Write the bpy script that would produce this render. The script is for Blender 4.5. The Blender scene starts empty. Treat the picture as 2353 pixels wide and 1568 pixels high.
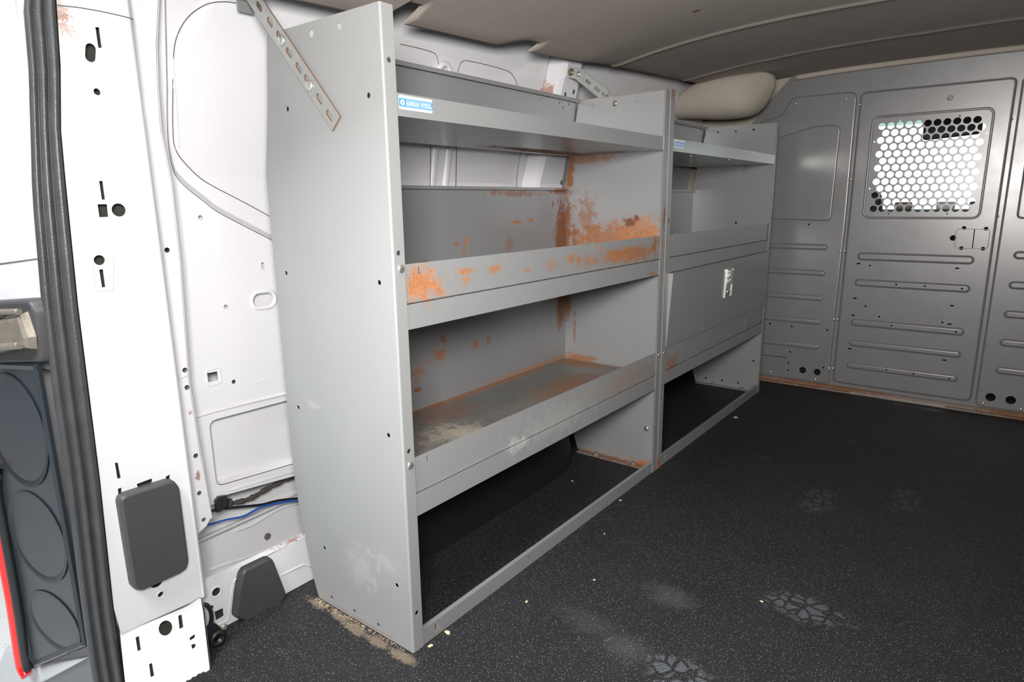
import bpy, bmesh, math, random
from mathutils import Vector, Matrix, noise as mnoise
from mathutils.geometry import delaunay_2d_cdt
random.seed(7)
C = bpy.context.scene.collection
# measured positions (metres) of small features on each surface of the van
T = {'BK_LP': [(-0.1302,1.1831),(-0.0602,1.1959),(-0.0425,1.2103),(-0.0172,1.2604),(-0.0021,1.2693),(0.2067,1.2686),(0.2332,1.2623),(0.243,1.2415),(0.2456,0.7603),(0.2354,0.0499),(0.2259,0.0257),(-0.0609,0.023)],
'BK_LR': [(-0.0589,1.1046),(0.085,1.1418),(0.1745,1.1425),(0.1929,1.1258),(0.1878,0.7566),(0.1788,0.7447),(-0.0607,0.7442)],
'BK_DOOR': [(0.2538,1.2382),(0.2599,1.2576),(0.2782,1.264),(0.7352,1.2589),(0.7511,1.2511),(0.7575,1.2297),(0.7604,0.7621),(0.7595,0.0593),(0.7547,0.0422),(0.7439,0.0361),(0.2704,0.0395),(0.254,0.0465),(0.2484,0.0649),(0.251,0.7603)],
'BK_RP': [(0.7699,1.2329),(0.7708,0.7622),(0.7646,0.0544),(0.771,0.0382),(0.7903,0.0274),(0.9282,0.0282)],
'BK_RR': [(0.8101,0.9834),(0.8142,0.7655),(0.82,0.7497),(0.831,0.7426)],
'BK_WIN': [(0.3167,1.1534),(0.6918,1.153),(0.7048,0.7636),(0.3119,0.765)],
'BK_DRIB': [[(0.3024,0.6013),(0.7089,0.5986)],[(0.302,0.489),(0.7083,0.488)],[(0.3014,0.3166),(0.7076,0.3166)],[(0.3015,0.2241),(0.7065,0.226)],[(0.2993,0.1249),(0.7063,0.1255)]],
'BK_LRIB': [(0.1861,0.6327),(0.1844,0.5198),(0.1853,0.4088),(0.184,0.3014),(0.1848,0.1873)],
'BK_RRIB': [(0.8226,0.6244),(0.8217,0.5119),(0.8204,0.4009),(0.8208,0.2901),(0.8209,0.1804)],
'BK_LHOLE': [(0.0994,0.7298),(0.0946,0.6317),(-0.0336,0.2722),(0.0625,0.2707),(0.2122,0.2698),(0.0649,0.1508),(0.0615,0.0981),(0.0641,0.0639),(0.2113,0.0978)],
'BK_LBIG': [(0.1252,0.0732),(0.1872,0.0735)],
'BK_SLIT': [(-0.0547,0.1207),(0.0518,0.122)],
'BK_DHOLE': [(0.3531,0.5626),(0.4572,0.4898),(0.5566,0.4896),(0.6806,0.4882),(0.353,0.39),(0.4085,0.3498),(0.6311,0.3484),(0.4572,0.3173),(0.6801,0.3152),(0.4566,0.1253),(0.5559,0.1236),(0.6796,0.123)],
'BK_DSLOT': [(0.3101,0.5688),(0.6561,0.5665),(0.3093,0.4206),(0.6553,0.4182),(0.3096,0.3462),(0.6552,0.3441),(0.3093,0.1983),(0.6547,0.1959)],
'BK_LATCH': [(0.6605,0.7222),(0.7293,0.7205),(0.6603,0.645),(0.7287,0.645),(0.6296,0.6833)],
'BK_LATCHP': [(0.6377,0.7193),(0.7421,0.7207),(0.7508,0.6468),(0.6462,0.6434),(0.6944,0.7174),(0.6954,0.6472)],
'BK_RHOLE': [(0.7842,0.2661),(0.784,0.093),(0.8992,0.1785)],
'BK_RBIG': [(0.8197,0.0684),(0.8827,0.0679)],
'BK_RIV': [(0.2345,0.6183),(0.2485,0.6188),(0.2344,0.3203),(0.2477,0.3216),(0.2342,0.0981),(0.2478,0.0982),(0.7553,0.4166),(0.7543,0.0971),(-0.0162,0.0436),(0.0566,0.0159),(0.1813,0.038),(0.7987,0.0393),(0.9174,0.0374),(0.2515,1.215),(0.2477,0.9173),(0.2342,0.9161),(0.758,1.1146),(0.7584,0.7662),(0.0052,1.241),(0.201,1.2418)],
'BK_TXT': [(0.4567,1.2125),(0.5425,1.2075),(0.5628,1.2072)],
'BK_TOP': [(-0.1646,1.1905),(-0.1214,1.2511),(-0.0525,1.316),(-0.0022,1.3595),(0.7632,1.3632)],
'BK_BOT': [(-0.0609,0.023),(-0.0593,-0.0008),(0.2483,0.0326),(0.2504,0.0084),(0.9289,0.0228),(0.9316,0.0008),(0.3287,0.0122),(0.677,0.009)],
'NP_WHITE': [(-0.176,1.1276),(-0.1005,1.1274)],
'NP_HOLE': [(-0.2629,1.014),(-0.0379,1.014),(-0.3132,0.7115),(-0.0377,0.7106),(-0.3121,0.4341),(-0.0368,0.434),(-0.2616,0.1323),(-0.0372,0.1314),(-0.2497,0.0194),(-0.1745,0.018),(-0.1,0.0179)],
'NF_HOLE': [(0.0138,1.0648),(0.0133,0.7614),(0.0143,0.4074),(0.0135,0.0803)],
'NF_SCREW': [(0.0164,0.7348),(0.0152,0.38)],
'MF_SCREW': [(1.0505,0.38),(1.0816,0.3794)],
'MF_HOLE': [(1.0537,1.0665),(1.0835,1.0632),(1.0823,0.4069),(1.053,0.0797),(1.0816,0.0793)],
'FA_HOLE': [(-0.2539,1.1271),(-0.1022,1.1258),(-0.3137,0.4318),(-0.04,0.4319),(-0.2519,0.0173),(-0.1762,0.0168),(-0.1005,0.017)],
'FA_SCREW': [(-0.1773,1.1271),(-0.04,0.129)],
'FA_BOLT': [(-0.216,-0.0109),(-0.0771,-0.0083)],
'FB_HOLE': [(-0.2507,1.127),(-0.1742,1.1255),(-0.0988,1.1264),(-0.0346,0.136),(-0.2468,0.0236),(-0.1709,0.0239),(-0.0965,0.0243),(-0.15,0.7421)],
'FB_BOLT': [(-0.208,0.001),(-0.073,0.0002)],
'SLOT_M': [(0.0633,0.7345),(0.379,0.7323),(0.6879,0.7308),(0.9986,0.7304)],
'SLOT_L': [(0.0644,0.3801),(0.3809,0.38),(0.697,0.3819),(1.0112,0.3811)],
'SLOT_R': [(0.0642,0.0252),(0.3748,0.0264),(0.6849,0.0282),(0.9985,0.0254)],
'SLOT_BM': [(1.1276,0.7365),(1.4422,0.7346),(1.7496,0.7358),(2.054,0.7329)],
'STICK_A': [(0.0315,1.015),(0.108,1.0154),(0.1079,0.9943),(0.0319,0.9931)],
'STICK_B': [(1.1004,1.014),(1.1788,1.0153),(1.1796,0.9934),(1.1025,0.9929)],
'LATCH': [(1.5499,0.5927),(1.6447,0.5905),(1.6498,0.4891),(1.5653,0.5059)],
'TB_HOLE': [(0.822,1.1328),(0.8689,1.1322),(0.9706,1.1329),(1.0235,1.1334),(0.9947,1.1218)],
'BR1_SLOT': [(-0.3171,1.1947),(-0.2864,1.1634),(-0.2617,1.1364),(-0.2371,1.1055),(-0.2118,1.077),(-0.1901,1.0544),(-0.1597,1.0204),(-0.1354,0.9912)],
'BR1_BOLT': [(-0.2562,1.1284),(-0.1851,1.0445)],
'BR1_ED': [(-0.363,1.2148),(-0.2975,1.2027),(-0.1076,0.9867),(-0.1322,0.9668)],
'BR2_PL': [(-0.3462,1.2553),(-0.2813,1.2344),(-0.2918,1.2042),(-0.3557,1.2245)],
'BR2_BOLT': [(-0.3332,1.2346),(-0.3061,1.2255)],
'BR2_ST': [(-0.3032,1.2434),(-0.1936,1.1589),(-0.2447,1.1587),(-0.3107,1.2077)],
'BR2_SLOT': [(-0.273,1.1995),(-0.2404,1.1745)],
'PI_RIGHT': [(-0.2207,1.161),(-0.2231,0.9649),(-0.2242,0.6774),(-0.2244,0.397),(-0.2294,0.1154)],
'PI_LEFT': [(-0.3239,1.1387),(-0.3312,1.0488),(-0.3437,0.9558),(-0.3475,0.8929),(-0.3576,0.6952),(-0.366,0.4065),(-0.3765,0.1702)],
'SEAL_L': [(-0.3611,1.1306),(-0.367,1.0435),(-0.3774,0.9533),(-0.3886,0.8609),(-0.4001,0.7009),(-0.4052,0.5655),(-0.4077,0.4218),(-0.4154,0.2324),(-0.4203,0.0549)],
'PI_SLOTS': [[(-0.2771,1.1112),(-0.2717,1.1116),(-0.2718,1.0825),(-0.277,1.0817)],[(-0.3027,0.8835),(-0.2977,0.8835),(-0.2979,0.8548),(-0.3028,0.8549)],[(-0.3099,0.8479),(-0.2963,0.8477),(-0.2968,0.8281),(-0.3099,0.8278)],[(-0.3213,0.7463),(-0.3156,0.7465),(-0.316,0.7179),(-0.321,0.7178)],[(-0.3412,0.4255),(-0.3367,0.4239),(-0.3357,0.3961),(-0.341,0.3965)],[(-0.3426,0.379),(-0.3372,0.3793),(-0.3388,0.3568),(-0.344,0.3589)],[(-0.3133,0.3767),(-0.2881,0.3779),(-0.2882,0.3714),(-0.2938,0.3677),(-0.2948,0.3599),(-0.3119,0.3664)],[(-0.2651,0.3727),(-0.2581,0.3744),(-0.2593,0.3589),(-0.2665,0.3616)]],
'PI_CIRC': [(-0.2804,0.8384),(-0.3189,0.7612),(-0.3051,0.1854),(-0.287,1.017),(-0.3005,0.1566)],
'PI_OVAL': [(-0.2887,1.0723),(-0.2871,1.0837),(-0.2832,1.0732)],
'PI_SEAM': [(-0.325,1.1315),(-0.3081,1.1333),(-0.2938,1.1345),(-0.2613,1.1351),(-0.2242,1.1338)],
'PI_EMB': [[(-0.3037,0.9473),(-0.2916,0.9918)],[(-0.3313,0.7765),(-0.296,0.7741),(-0.3046,0.7096),(-0.3351,0.7131)]],
'PAD1': [(-0.3483,0.3617),(-0.3447,0.3687),(-0.337,0.3705),(-0.2663,0.3693),(-0.2577,0.365),(-0.2511,0.3508),(-0.2517,0.2065),(-0.257,0.1927),(-0.2686,0.189),(-0.3341,0.1888),(-0.3428,0.1934),(-0.3477,0.2045)],
'LO_OUT': [(-0.3742,0.1206),(-0.3558,0.1166),(-0.267,0.1103),(-0.2398,0.113),(-0.228,0.1131),(-0.2284,0.0985),(-0.2502,-0.0021),(-0.2685,-0.0044),(-0.2923,-0.0034),(-0.3251,-0.0084),(-0.3986,0.0189)],
'LO_CIRC': [(-0.3043,0.0937),(-0.3172,0.0138)],
'LO_SLOT': [[(-0.2787,0.1022),(-0.2725,0.1016),(-0.2765,0.0817),(-0.2835,0.0821)],[(-0.3529,0.1017),(-0.3471,0.1016),(-0.3509,0.0808),(-0.3561,0.0813)],[(-0.3462,0.0549),(-0.3413,0.0545),(-0.3441,0.0354),(-0.3499,0.0357)],[(-0.2722,0.0616),(-0.2619,0.0629),(-0.2639,0.0575),(-0.2734,0.057)],[(-0.2737,0.0497),(-0.2682,0.0492),(-0.2662,0.0459),(-0.2696,0.0431),(-0.2744,0.0433)]],
'ST_EDGE': [(-0.1645,1.109),(-0.1689,1.0415),(-0.1706,0.9718),(-0.1621,0.8845),(-0.1636,0.7452),(-0.1741,0.5246),(-0.1701,0.3744),(-0.1637,0.2333)],
'ST_BOT': [(-0.2058,0.2252),(-0.1756,0.2233),(-0.1642,0.2288)],
'ST_HOLE': [(-0.1888,0.7666),(-0.1842,0.5429),(-0.1842,0.509),(-0.184,0.3718),(-0.1864,0.2948),(-0.1845,0.2374)],
'IN_LEDGE': [(-0.1361,1.0532),(-0.1378,0.9794),(-0.1346,0.9339),(-0.126,0.9013),(-0.1078,0.8776),(-0.0785,0.8529),(-0.0506,0.8305),(0.0021,0.8011),(0.0609,0.7693)],
'IN_HOLE': [(-0.0867,0.8207),(-0.055,0.6391),(-0.0558,0.4786)],
'IN_OV': [(0.0367,0.7151),(0.0293,0.6452)],
'IN_SQ': [(-0.1095,0.5096),(-0.0885,0.5086),(-0.0887,0.4909),(-0.1095,0.4902)],
'IN_SQE': [(-0.114,0.5179),(-0.0809,0.5181),(-0.0794,0.4822),(-0.1131,0.479)],
'IN_OVAL': [(0.0069,0.6453),(0.0163,0.6572),(0.039,0.6583),(0.0541,0.6527),(0.0548,0.6391),(0.0443,0.629),(0.0234,0.628),(0.0097,0.6336)],
'IN_REC': [(-0.1177,0.393),(-0.1116,0.4055),(-0.0991,0.4086),(0.063,0.4064),(0.1113,0.4056),(0.1143,0.247),(0.0727,0.2492),(-0.0967,0.2622),(-0.1107,0.2664),(-0.1169,0.2786)],
'IN_BOT': [(-0.1138,0.2307),(-0.1072,0.2381),(-0.0898,0.2364),(0.0699,0.2206),(0.0935,0.2188)],
'IN_FOLD': [(-0.1281,0.4364),(0.0649,0.437)],
'IN_TXT': [(-0.0069,0.4691),(0.0246,0.4698),(0.0089,0.5205)],
'UP_SEAM': [(0.0689,1.2141),(0.014,1.218),(-0.0206,1.2152),(-0.0538,1.2041),(-0.0862,1.1787),(-0.1064,1.147),(-0.115,1.1139),(-0.1183,1.0559),(-0.1205,0.981),(-0.1159,0.9467),(-0.0919,0.916),(-0.0579,0.8882),(0.0161,0.8497),(0.0772,0.8168)],
'WIRE_BLUE': [(-0.1411,0.178),(-0.1282,0.1744),(-0.0935,0.1698),(-0.0576,0.162),(-0.0321,0.1641),(-0.0048,0.1659),(0.0337,0.158),(0.0842,0.1445),(0.1275,0.1319)],
'WIRE_BLK': [(-0.1252,0.2006),(-0.11,0.1984),(-0.0713,0.1877),(-0.0309,0.1754),(-0.0046,0.168),(0.0341,0.1622),(0.0845,0.1478),(0.1277,0.1341)],
'HARN': [(-0.083,0.2008),(-0.0653,0.1957),(-0.0397,0.1918),(-0.0183,0.1929),(0.0096,0.1982),(0.0381,0.2015),(0.0614,0.2038),(0.0826,0.2027),(0.1338,0.2)],
'CLIP': [(-0.1275,0.2362),(-0.1191,0.2428),(-0.1022,0.2392),(-0.1038,0.2166),(-0.1171,0.21),(-0.1276,0.2103)],
'SKIN_HOLE': [(0.0193,0.0647)],
'SKIN_L1': [(-0.126,0.0483),(0.0,0.0335),(0.1203,0.0288)],
'SKIN_L2': [(-0.0571,0.1135),(-0.0141,0.1112),(0.0556,0.1214),(0.1159,0.1143)],
'SI_TOP': [(-0.2094,0.1125),(-0.2009,0.1109),(-0.1415,0.1117),(-0.0578,0.1062),(0.0131,0.111),(0.0426,0.1095)],
'SI_HOLE': [(-0.1844,0.0837),(-0.1975,0.0556)],
'SI_SQ': [(-0.1927,0.043),(-0.1754,0.0422),(-0.1756,0.0243),(-0.1914,0.0225)],
'SI_GRV': [[(-0.1409,0.0915),(-0.1496,0.0811),(-0.1625,0.033),(-0.1696,0.0118),(-0.1918,0.0117)],[(-0.0425,0.0483),(0.0069,0.047),(0.0159,0.0458),(0.0353,0.0307)]],
'PAD2': [(-0.1371,0.1045),(-0.1285,0.1122),(-0.0774,0.1121),(-0.0685,0.1082),(-0.0631,0.0999),(-0.0425,0.0135),(-0.045,0.004),(-0.0557,-0.0054),(-0.1329,-0.0089),(-0.1395,-0.0055),(-0.1593,0.0171),(-0.159,0.0249),(-0.1486,0.07)],
'DRING': [(-0.2008,0.0427),(-0.1915,0.0374),(-0.1903,0.0088),(-0.1866,-0.0236),(-0.2079,-0.0256),(-0.1835,-0.0204)],
'RE_HINGE': [(-0.488,0.6946),(-0.3541,0.7073),(-0.3459,0.7037),(-0.3428,0.6946),(-0.5233,0.5927),(-0.3528,0.6208),(-0.4639,0.689),(-0.3559,0.7011),(-0.3575,0.6842),(-0.4801,0.6412),(-0.4434,0.6585),(-0.4542,0.6253),(-0.4387,0.673),(-0.3548,0.6776),(-0.361,0.6566),(-0.3483,0.6522),(-0.3497,0.6314),(-0.4713,0.6671),(-0.4474,0.6617)],
'RE_RED': [(-0.5835,0.36),(-0.5773,0.3528),(-0.5832,0.2393),(-0.5877,0.1209),(-0.5991,0.0041),(-0.599,-0.0346),(-0.583,-0.0306),(-0.5671,-0.0171)],
'RE_BLK': [(-0.4981,0.5878),(-0.5682,0.3798),(-0.5753,0.2501),(-0.5795,0.1234),(-0.5824,0.01),(-0.5587,-0.0083),(-0.3621,0.1091),(-0.3394,0.3402),(-0.3377,0.584)],
'RE_L1': [(-0.379,0.6041),(-0.3665,0.5735),(-0.3749,0.5364),(-0.4165,0.4783),(-0.5501,0.3916)],
'RE_L2': [(-0.4116,0.3883),(-0.3903,0.3755),(-0.3911,0.328),(-0.4122,0.2744),(-0.4754,0.1898),(-0.5569,0.1028)],
'RE_L3': [(-0.3893,0.1727),(-0.3853,0.1399),(-0.3966,0.106)],
'RE_BUMP': [(-0.7065,-0.1029),(-0.6828,-0.0554),(-0.6383,-0.0146),(-0.6007,0.0084),(-0.5756,-0.0308),(-0.3632,0.1044),(-0.3698,0.063),(-0.4642,-0.0108)],
'RE_LINE': [(-0.4464,0.7408),(-0.3304,0.748),(-0.3548,1.0124),(-0.2767,0.9998)],
'FL_SPOT': [(0.2176,0.2793),(0.3186,0.2569),(0.3157,0.4626),(0.5609,0.5879),(0.4271,0.2512),(0.4634,1.1364),(0.6604,1.2804),(0.4117,1.6886),(0.2369,1.3655),(0.7407,1.9786)],
'CRUMB': [(0.0042,0.0815),(0.0106,0.0333),(-0.1692,0.8301),(0.0012,0.8018),(0.0691,0.6097),(0.0348,1.7023),(0.0777,0.2588),(0.4808,0.5582),(0.1535,0.4158)],
'DIRT': [(-0.2876,-0.0047),(-0.206,-0.0041),(-0.1486,-0.0105),(-0.0786,-0.008),(-0.0161,-0.0081)],
'FL_SH': [(-0.1988,0.3234),(-0.1636,0.2432),(-0.3043,0.3255),(-0.2262,0.6546),(-0.1945,0.9032),(-0.1597,0.3893)],
'RUST_MB': [(1.0606,0.7494),(1.0418,0.8675),(0.4225,0.7069),(0.671,0.8726),(0.5244,0.755),(0.6846,0.7043),(0.4419,0.4361),(0.3746,0.3692),(0.7466,0.7923)],
'RUST_FA': [(-0.3502,0.7633),(-0.1274,0.7395),(-0.0136,0.7672),(-0.2863,0.9797),(-0.029,0.8803),(-0.2953,0.3156),(-0.2506,0.7096),(-0.3511,0.929)],
'RUST_LIP': [(0.0539,0.7011),(0.8507,0.6939),(0.9823,0.7214),(0.5269,0.6876),(0.1916,0.701),(0.9892,0.631),(0.4387,0.6955),(0.7085,0.7044)],
'MIRROR': [(0.396,1.2367),(0.6393,1.2285),(0.6433,1.1373),(0.4158,1.1175)],
'CABL': [(0.1995,0.9057),(0.23,0.8984),(0.275,0.8387),(0.3073,0.8058),(0.6707,0.7865),(0.2151,0.74),(0.6927,0.7417)],
'CEIL_RUST': [(0.0464,1.0628)]}

WORLD = .10      # showroom behind the van
WORLD_FRONT = 1.3   # world made brighter ahead so the windscreen shows white
EXPOSURE = .48
LIGHTS = [('booth_lamp', (.2, -1.9, 3.1), (.1, .0, .2), 1.2, 1.2, 135, (.95, .98, 1), 180),
          ('camera_flash', (.86, -.80, 1.03), (.05, .9, .75), .34, .26, 20.5, (1, .96, .925), 130)]

L = 1.067            # length of one shelving unit
PI = math.pi
# ------------------------------------------------------------------ materials
def new_mat(name):
    m = bpy.data.materials.new(name); m.use_nodes = True
    nt = m.node_tree; b = nt.nodes['Principled BSDF']
    return m, nt, b
def N(nt, t, **kw):
    n = nt.nodes.new(t)
    for k, v in kw.items(): setattr(n, k, v)
    return n
def math_node(nt, op, a, b=None, c=None):
    n = N(nt, 'ShaderNodeMath', operation=op)
    for i, v in enumerate((a, b, c)):
        if v is None: continue
        if isinstance(v, (int, float)): n.inputs[i].default_value = v
        else: nt.links.new(v, n.inputs[i])
    return n.outputs[0]
def mixc(nt, fac, a, b):
    n = N(nt, 'ShaderNodeMix', data_type='RGBA')
    for s, v in ((0, fac), (6, a), (7, b)):
        if isinstance(v, tuple): n.inputs[s].default_value = (*v[:3], 1)
        elif isinstance(v, (int, float)): n.inputs[s].default_value = v
        else: nt.links.new(v, n.inputs[s])
    return n.outputs[2]
def noise(nt, vec, scale, detail=3, rough=.55):
    n = N(nt, 'ShaderNodeTexNoise'); n.inputs['Scale'].default_value = scale
    n.inputs['Detail'].default_value = detail; n.inputs['Roughness'].default_value = rough
    nt.links.new(vec, n.inputs['Vector']); return n.outputs['Fac']
def ramp(nt, v, lo, hi):
    n = N(nt, 'ShaderNodeMapRange', interpolation_type='SMOOTHSTEP')
    n.inputs[1].default_value = lo; n.inputs[2].default_value = hi
    nt.links.new(v, n.inputs[0]); return n.outputs[0]
def blob_mask(nt, co, c, r, nz, amt, lo, hi):
    s = N(nt, 'ShaderNodeVectorMath', operation='SUBTRACT'); nt.links.new(co, s.inputs[0]); s.inputs[1].default_value = c
    m = N(nt, 'ShaderNodeVectorMath', operation='MULTIPLY'); nt.links.new(s.outputs[0], m.inputs[0]); m.inputs[1].default_value = tuple(1/v for v in r)
    l = N(nt, 'ShaderNodeVectorMath', operation='LENGTH'); nt.links.new(m.outputs[0], l.inputs[0])
    v = math_node(nt, 'SUBTRACT', 1.0, l.outputs['Value'])
    v = math_node(nt, 'MULTIPLY_ADD', nz, amt, v)
    return ramp(nt, v, lo, hi)
RUST_D = (.10, .035, .015); RUST_O = (.42, .16, .045)
def mat(name, col, rough=.4, metal=0., var=.06, vscale=6., bump=0., bscale=200., rust=(), dirt=(), coat=0., spec=.5, rvar=0., aniso=0):
    """painted or bare sheet with slight variation; rust / dirt = stains of their own shape at fixed places"""
    m, nt, b = new_mat(name)
    co = N(nt, 'ShaderNodeTexCoord').outputs['Object']
    n1 = noise(nt, co, vscale, 4)
    lo = tuple(c*(1-var) for c in col); hi = tuple(min(1, c*(1+var)) for c in col)
    colr = mixc(nt, n1, lo, hi)
    r_out = None
    if rust or dirt:
        nzc = noise(nt, co, 42, 6, .75); nzf = noise(nt, co, 230, 4, .8)
        nzc = ramp(nt, nzc, .25, .75); nzf = ramp(nt, nzf, .22, .78)
        nz = math_node(nt, 'ADD', math_node(nt, 'SUBTRACT', nzc, .5), math_node(nt, 'MULTIPLY', math_node(nt, 'SUBTRACT', nzf, .5), .9))
        tot = None
        fleck = ramp(nt, noise(nt, co, 420, 3, .7), .55, .66); fleck2 = ramp(nt, noise(nt, co, 300, 3, .75), .60, .68)
        for d in dirt:
            c, r, dc, st = d[:4]
            mk = math_node(nt, 'MULTIPLY', blob_mask(nt, co, c, r, nz, 1.2, .1, .7), st)
            colr = mixc(nt, mk, colr, dc)
        for d in rust:
            c, r, st = d[:3]; amt = d[3] if len(d) > 3 else 1.6; ora = d[4] if len(d) > 4 else .5
            d1 = blob_mask(nt, co, c, r, nz, amt*.62, .18, .42)
            halo = math_node(nt, 'MULTIPLY', blob_mask(nt, co, c, tuple(v*1.25 for v in r), nz, amt*.5, .05, .75), .32*st)
            colr = mixc(nt, halo, colr, (.30, .185, .12) if ora > .4 else (.16, .085, .05))
            mk = math_node(nt, 'MULTIPLY', d1, min(1, st*.96))
            tone = nzf
            rc = mixc(nt, tone, tuple(RUST_D[i]*(1-ora)+.55*ora*RUST_O[i] for i in range(3)), tuple(RUST_D[i]*(1-ora)*1.7+1.2*ora*(RUST_O[i]+.035) for i in range(3)))
            rc = mixc(nt, math_node(nt, 'MULTIPLY', fleck, .75), rc, (.075, .03, .016))
            colr = mixc(nt, mk, colr, rc)
            spr = math_node(nt, 'MULTIPLY', math_node(nt, 'MULTIPLY', blob_mask(nt, co, c, tuple(v*1.7 for v in r), nz, .5, .05, .6), fleck2), .8*st)
            colr = mixc(nt, spr, colr, (.13, .05, .022))
            tot = mk if tot is None else math_node(nt, 'MAXIMUM', tot, mk)
        if tot is not None:
            r_out = math_node(nt, 'MULTIPLY_ADD', tot, .8-rough, rough)
            b.inputs['Metallic'].default_value = metal
            if metal: nt.links.new(math_node(nt, 'MULTIPLY_ADD', tot, -metal, metal), b.inputs['Metallic'])
    nt.links.new(colr, b.inputs['Base Color'])
    if r_out is not None: nt.links.new(r_out, b.inputs['Roughness'])
    elif rvar:
        nt.links.new(math_node(nt, 'MULTIPLY_ADD', noise(nt, co, vscale*3, 4), rvar*2, rough-rvar), b.inputs['Roughness'])
    else: b.inputs['Roughness'].default_value = rough
    if not (rust and metal): b.inputs['Metallic'].default_value = metal
    b.inputs['Coat Weight'].default_value = coat
    b.inputs['Specular IOR Level'].default_value = spec
    if bump:
        bp = N(nt, 'ShaderNodeBump'); bp.inputs['Strength'].default_value = bump; bp.inputs['Distance'].default_value = .001
        nt.links.new(noise(nt, co, bscale, 3), bp.inputs['Height']); nt.links.new(bp.outputs[0], b.inputs['Normal'])
    return m
GREY = (.285, .292, .298)
M = {}
M['panel'] = mat('grey_panel_paint', (.28, .288, .29), .55, .0, .05, 5, bump=.05, bscale=700)
M['panel_in'] = mat('grey_panel_paint_clean', GREY, .36, .25, .05, 5, bump=.05, bscale=700)
M['galv'] = mat('galvanised_tray', (.36, .37, .37), .24, .6, .05, 12, bump=.04, bscale=30, rvar=.05)
M['bulk'] = mat('partition_grey_paint', (.235, .235, .238), .32, .3, .07, 4, bump=.06, bscale=500, rvar=.06)
M['white'] = mat('white_body_paint', (.65, .65, .675), .28, 0, .015, 3, coat=.3)
M['rubber'] = mat('black_rubber', (.009, .0092, .010), .6, 0, .25, 40, bump=.3, bscale=400, spec=.3)
M['pad'] = mat('dark_grey_plastic', (.046, .044, .047), .5, 0, .12, 60, bump=.25, bscale=900)
M['black'] = mat('black_plastic', (.012, .014, .017), .35, 0, .2, 30, bump=.15, bscale=800)
M['blackgloss'] = mat('black_gloss_plastic', (.012, .018, .024), .3, 0, .25, 6, rvar=.08)
M['zinc'] = mat('zinc_steel', (.62, .62, .60), .32, .85, .12, 60)
M['screw'] = mat('bright_screw_steel', (.72, .72, .70), .22, .9, .05, 60)
M['brass'] = mat('oily_bolt', (.18, .15, .10), .4, .7, .2, 60)
M['dark'] = mat('shadow_grey_metal', (.10, .10, .10), .6, 0)
M['hinge'] = mat('dirty_cast_steel', (.24, .215, .18), .5, .5, .35, 40, bump=.3, bscale=200)
M['red'] = mat('red_lens', (.85, .012, .010), .22, 0, .03, 4, coat=.5)
M['bumper'] = mat('grey_bumper_plastic', (.10, .105, .115), .38, 0, .1, 20, bump=.1, bscale=300)
M['bumper_paint'] = mat('silver_bumper_top', (.50, .52, .54), .4, 0, .05, 8)
M['blue'] = mat('blue_wire', (.012, .09, .42), .35)
M['tape'] = mat('cloth_tape', (.055, .05, .045), .8, 0, .3, 200, bump=.6, bscale=400)
M['stick_white'] = mat('sticker_white', (.86, .86, .86), .35, 0, .01)
M['stick_blue'] = mat('sticker_blue', (.055, .25, .58), .35, 0, .02)
M['stick_text'] = mat('sticker_fine_print', (.16, .22, .32), .4, 0, .02)
M['seam'] = mat('seam_sealer', (.12, .11, .10), .7)
M['orange'] = mat('orange_corrosion', (.75, .35, .03), .6)
M['alu'] = mat('bright_aluminium_strip', (.85, .88, .86), .25, .8, .04)
M['crumb'] = mat('wood_chip', (.55, .42, .27), .8, 0, .3, 200)
M['sealant'] = mat('white_sealant', (.74, .72, .68), .6, 0, .1, 60, bump=.6, bscale=120)
M['speck_ground'] = None

# fabric of the headliner
M['cloth'] = mat('headliner_fabric', (.40, .36, .32), .95, 0, .09, 9, bump=.5, bscale=900, spec=.15,
                 rust=[((.10, .98, 1.31), (.016, .011, .06), 1., .5, .35)])
M['cloth2'] = mat('tan_fabric_cover', (.40, .36, .31), .9, 0, .05, 9, bump=.3, bscale=900, spec=.2)

# ------------------------------------------------------------------ mesh building
class MB:
    def __init__(s): s.v = []; s.f = []; s.sm = []
    def add(s, vs, fs, smooth=False):
        o = len(s.v); s.v += [tuple(p) for p in vs]; s.f += [tuple(o+i for i in f) for f in fs]; s.sm += [smooth]*len(fs)
    def box(s, x0, x1, y0, y1, z0, z1):
        v = [(x, y, z) for x in (x0, x1) for y in (y0, y1) for z in (z0, z1)]
        s.add(v, [(0,1,3,2),(4,6,7,5),(0,4,5,1),(2,3,7,6),(0,2,6,4),(1,5,7,3)])
    def build(s, name, m, parent=None, loc=None, bevel=0, seg=2):
        me = bpy.data.meshes.new(name); me.from_pydata(s.v, [], s.f); me.materials.append(m)
        me.polygons.foreach_set('use_smooth', s.sm); 
        bm = bmesh.new(); bm.from_mesh(me); bmesh.ops.remove_doubles(bm, verts=bm.verts, dist=1e-5)
        bmesh.ops.recalc_face_normals(bm, faces=bm.faces); bm.to_mesh(me); bm.free(); me.update()
        o = bpy.data.objects.new(name, me); C.objects.link(o)
        if parent is not None:
            o.parent = parent
            if loc is None and parent.type == 'EMPTY':
                me.transform(Matrix.Translation(-Vector(ROOT.get(parent.name, (0, 0, 0)))))
        if bevel:
            b = o.modifiers.new('bevel', 'BEVEL'); b.width = bevel; b.segments = seg; b.limit_method = 'ANGLE'; b.angle_limit = .6
        return o
ROOT = {}
def tag(o, label=None, cat=None, group=None, kind=None):
    if label: o['label'] = label
    if cat: o['category'] = cat
    if group: o['group'] = group
    if kind: o['kind'] = kind
    return o
def thing(name, label, cat, loc=(0, 0, 0), group=None):
    o = bpy.data.objects.new(name, None); o.empty_display_size = .05; C.objects.link(o)
    o.location = loc; ROOT[o.name] = tuple(loc)
    return tag(o, label, cat, group)

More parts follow.
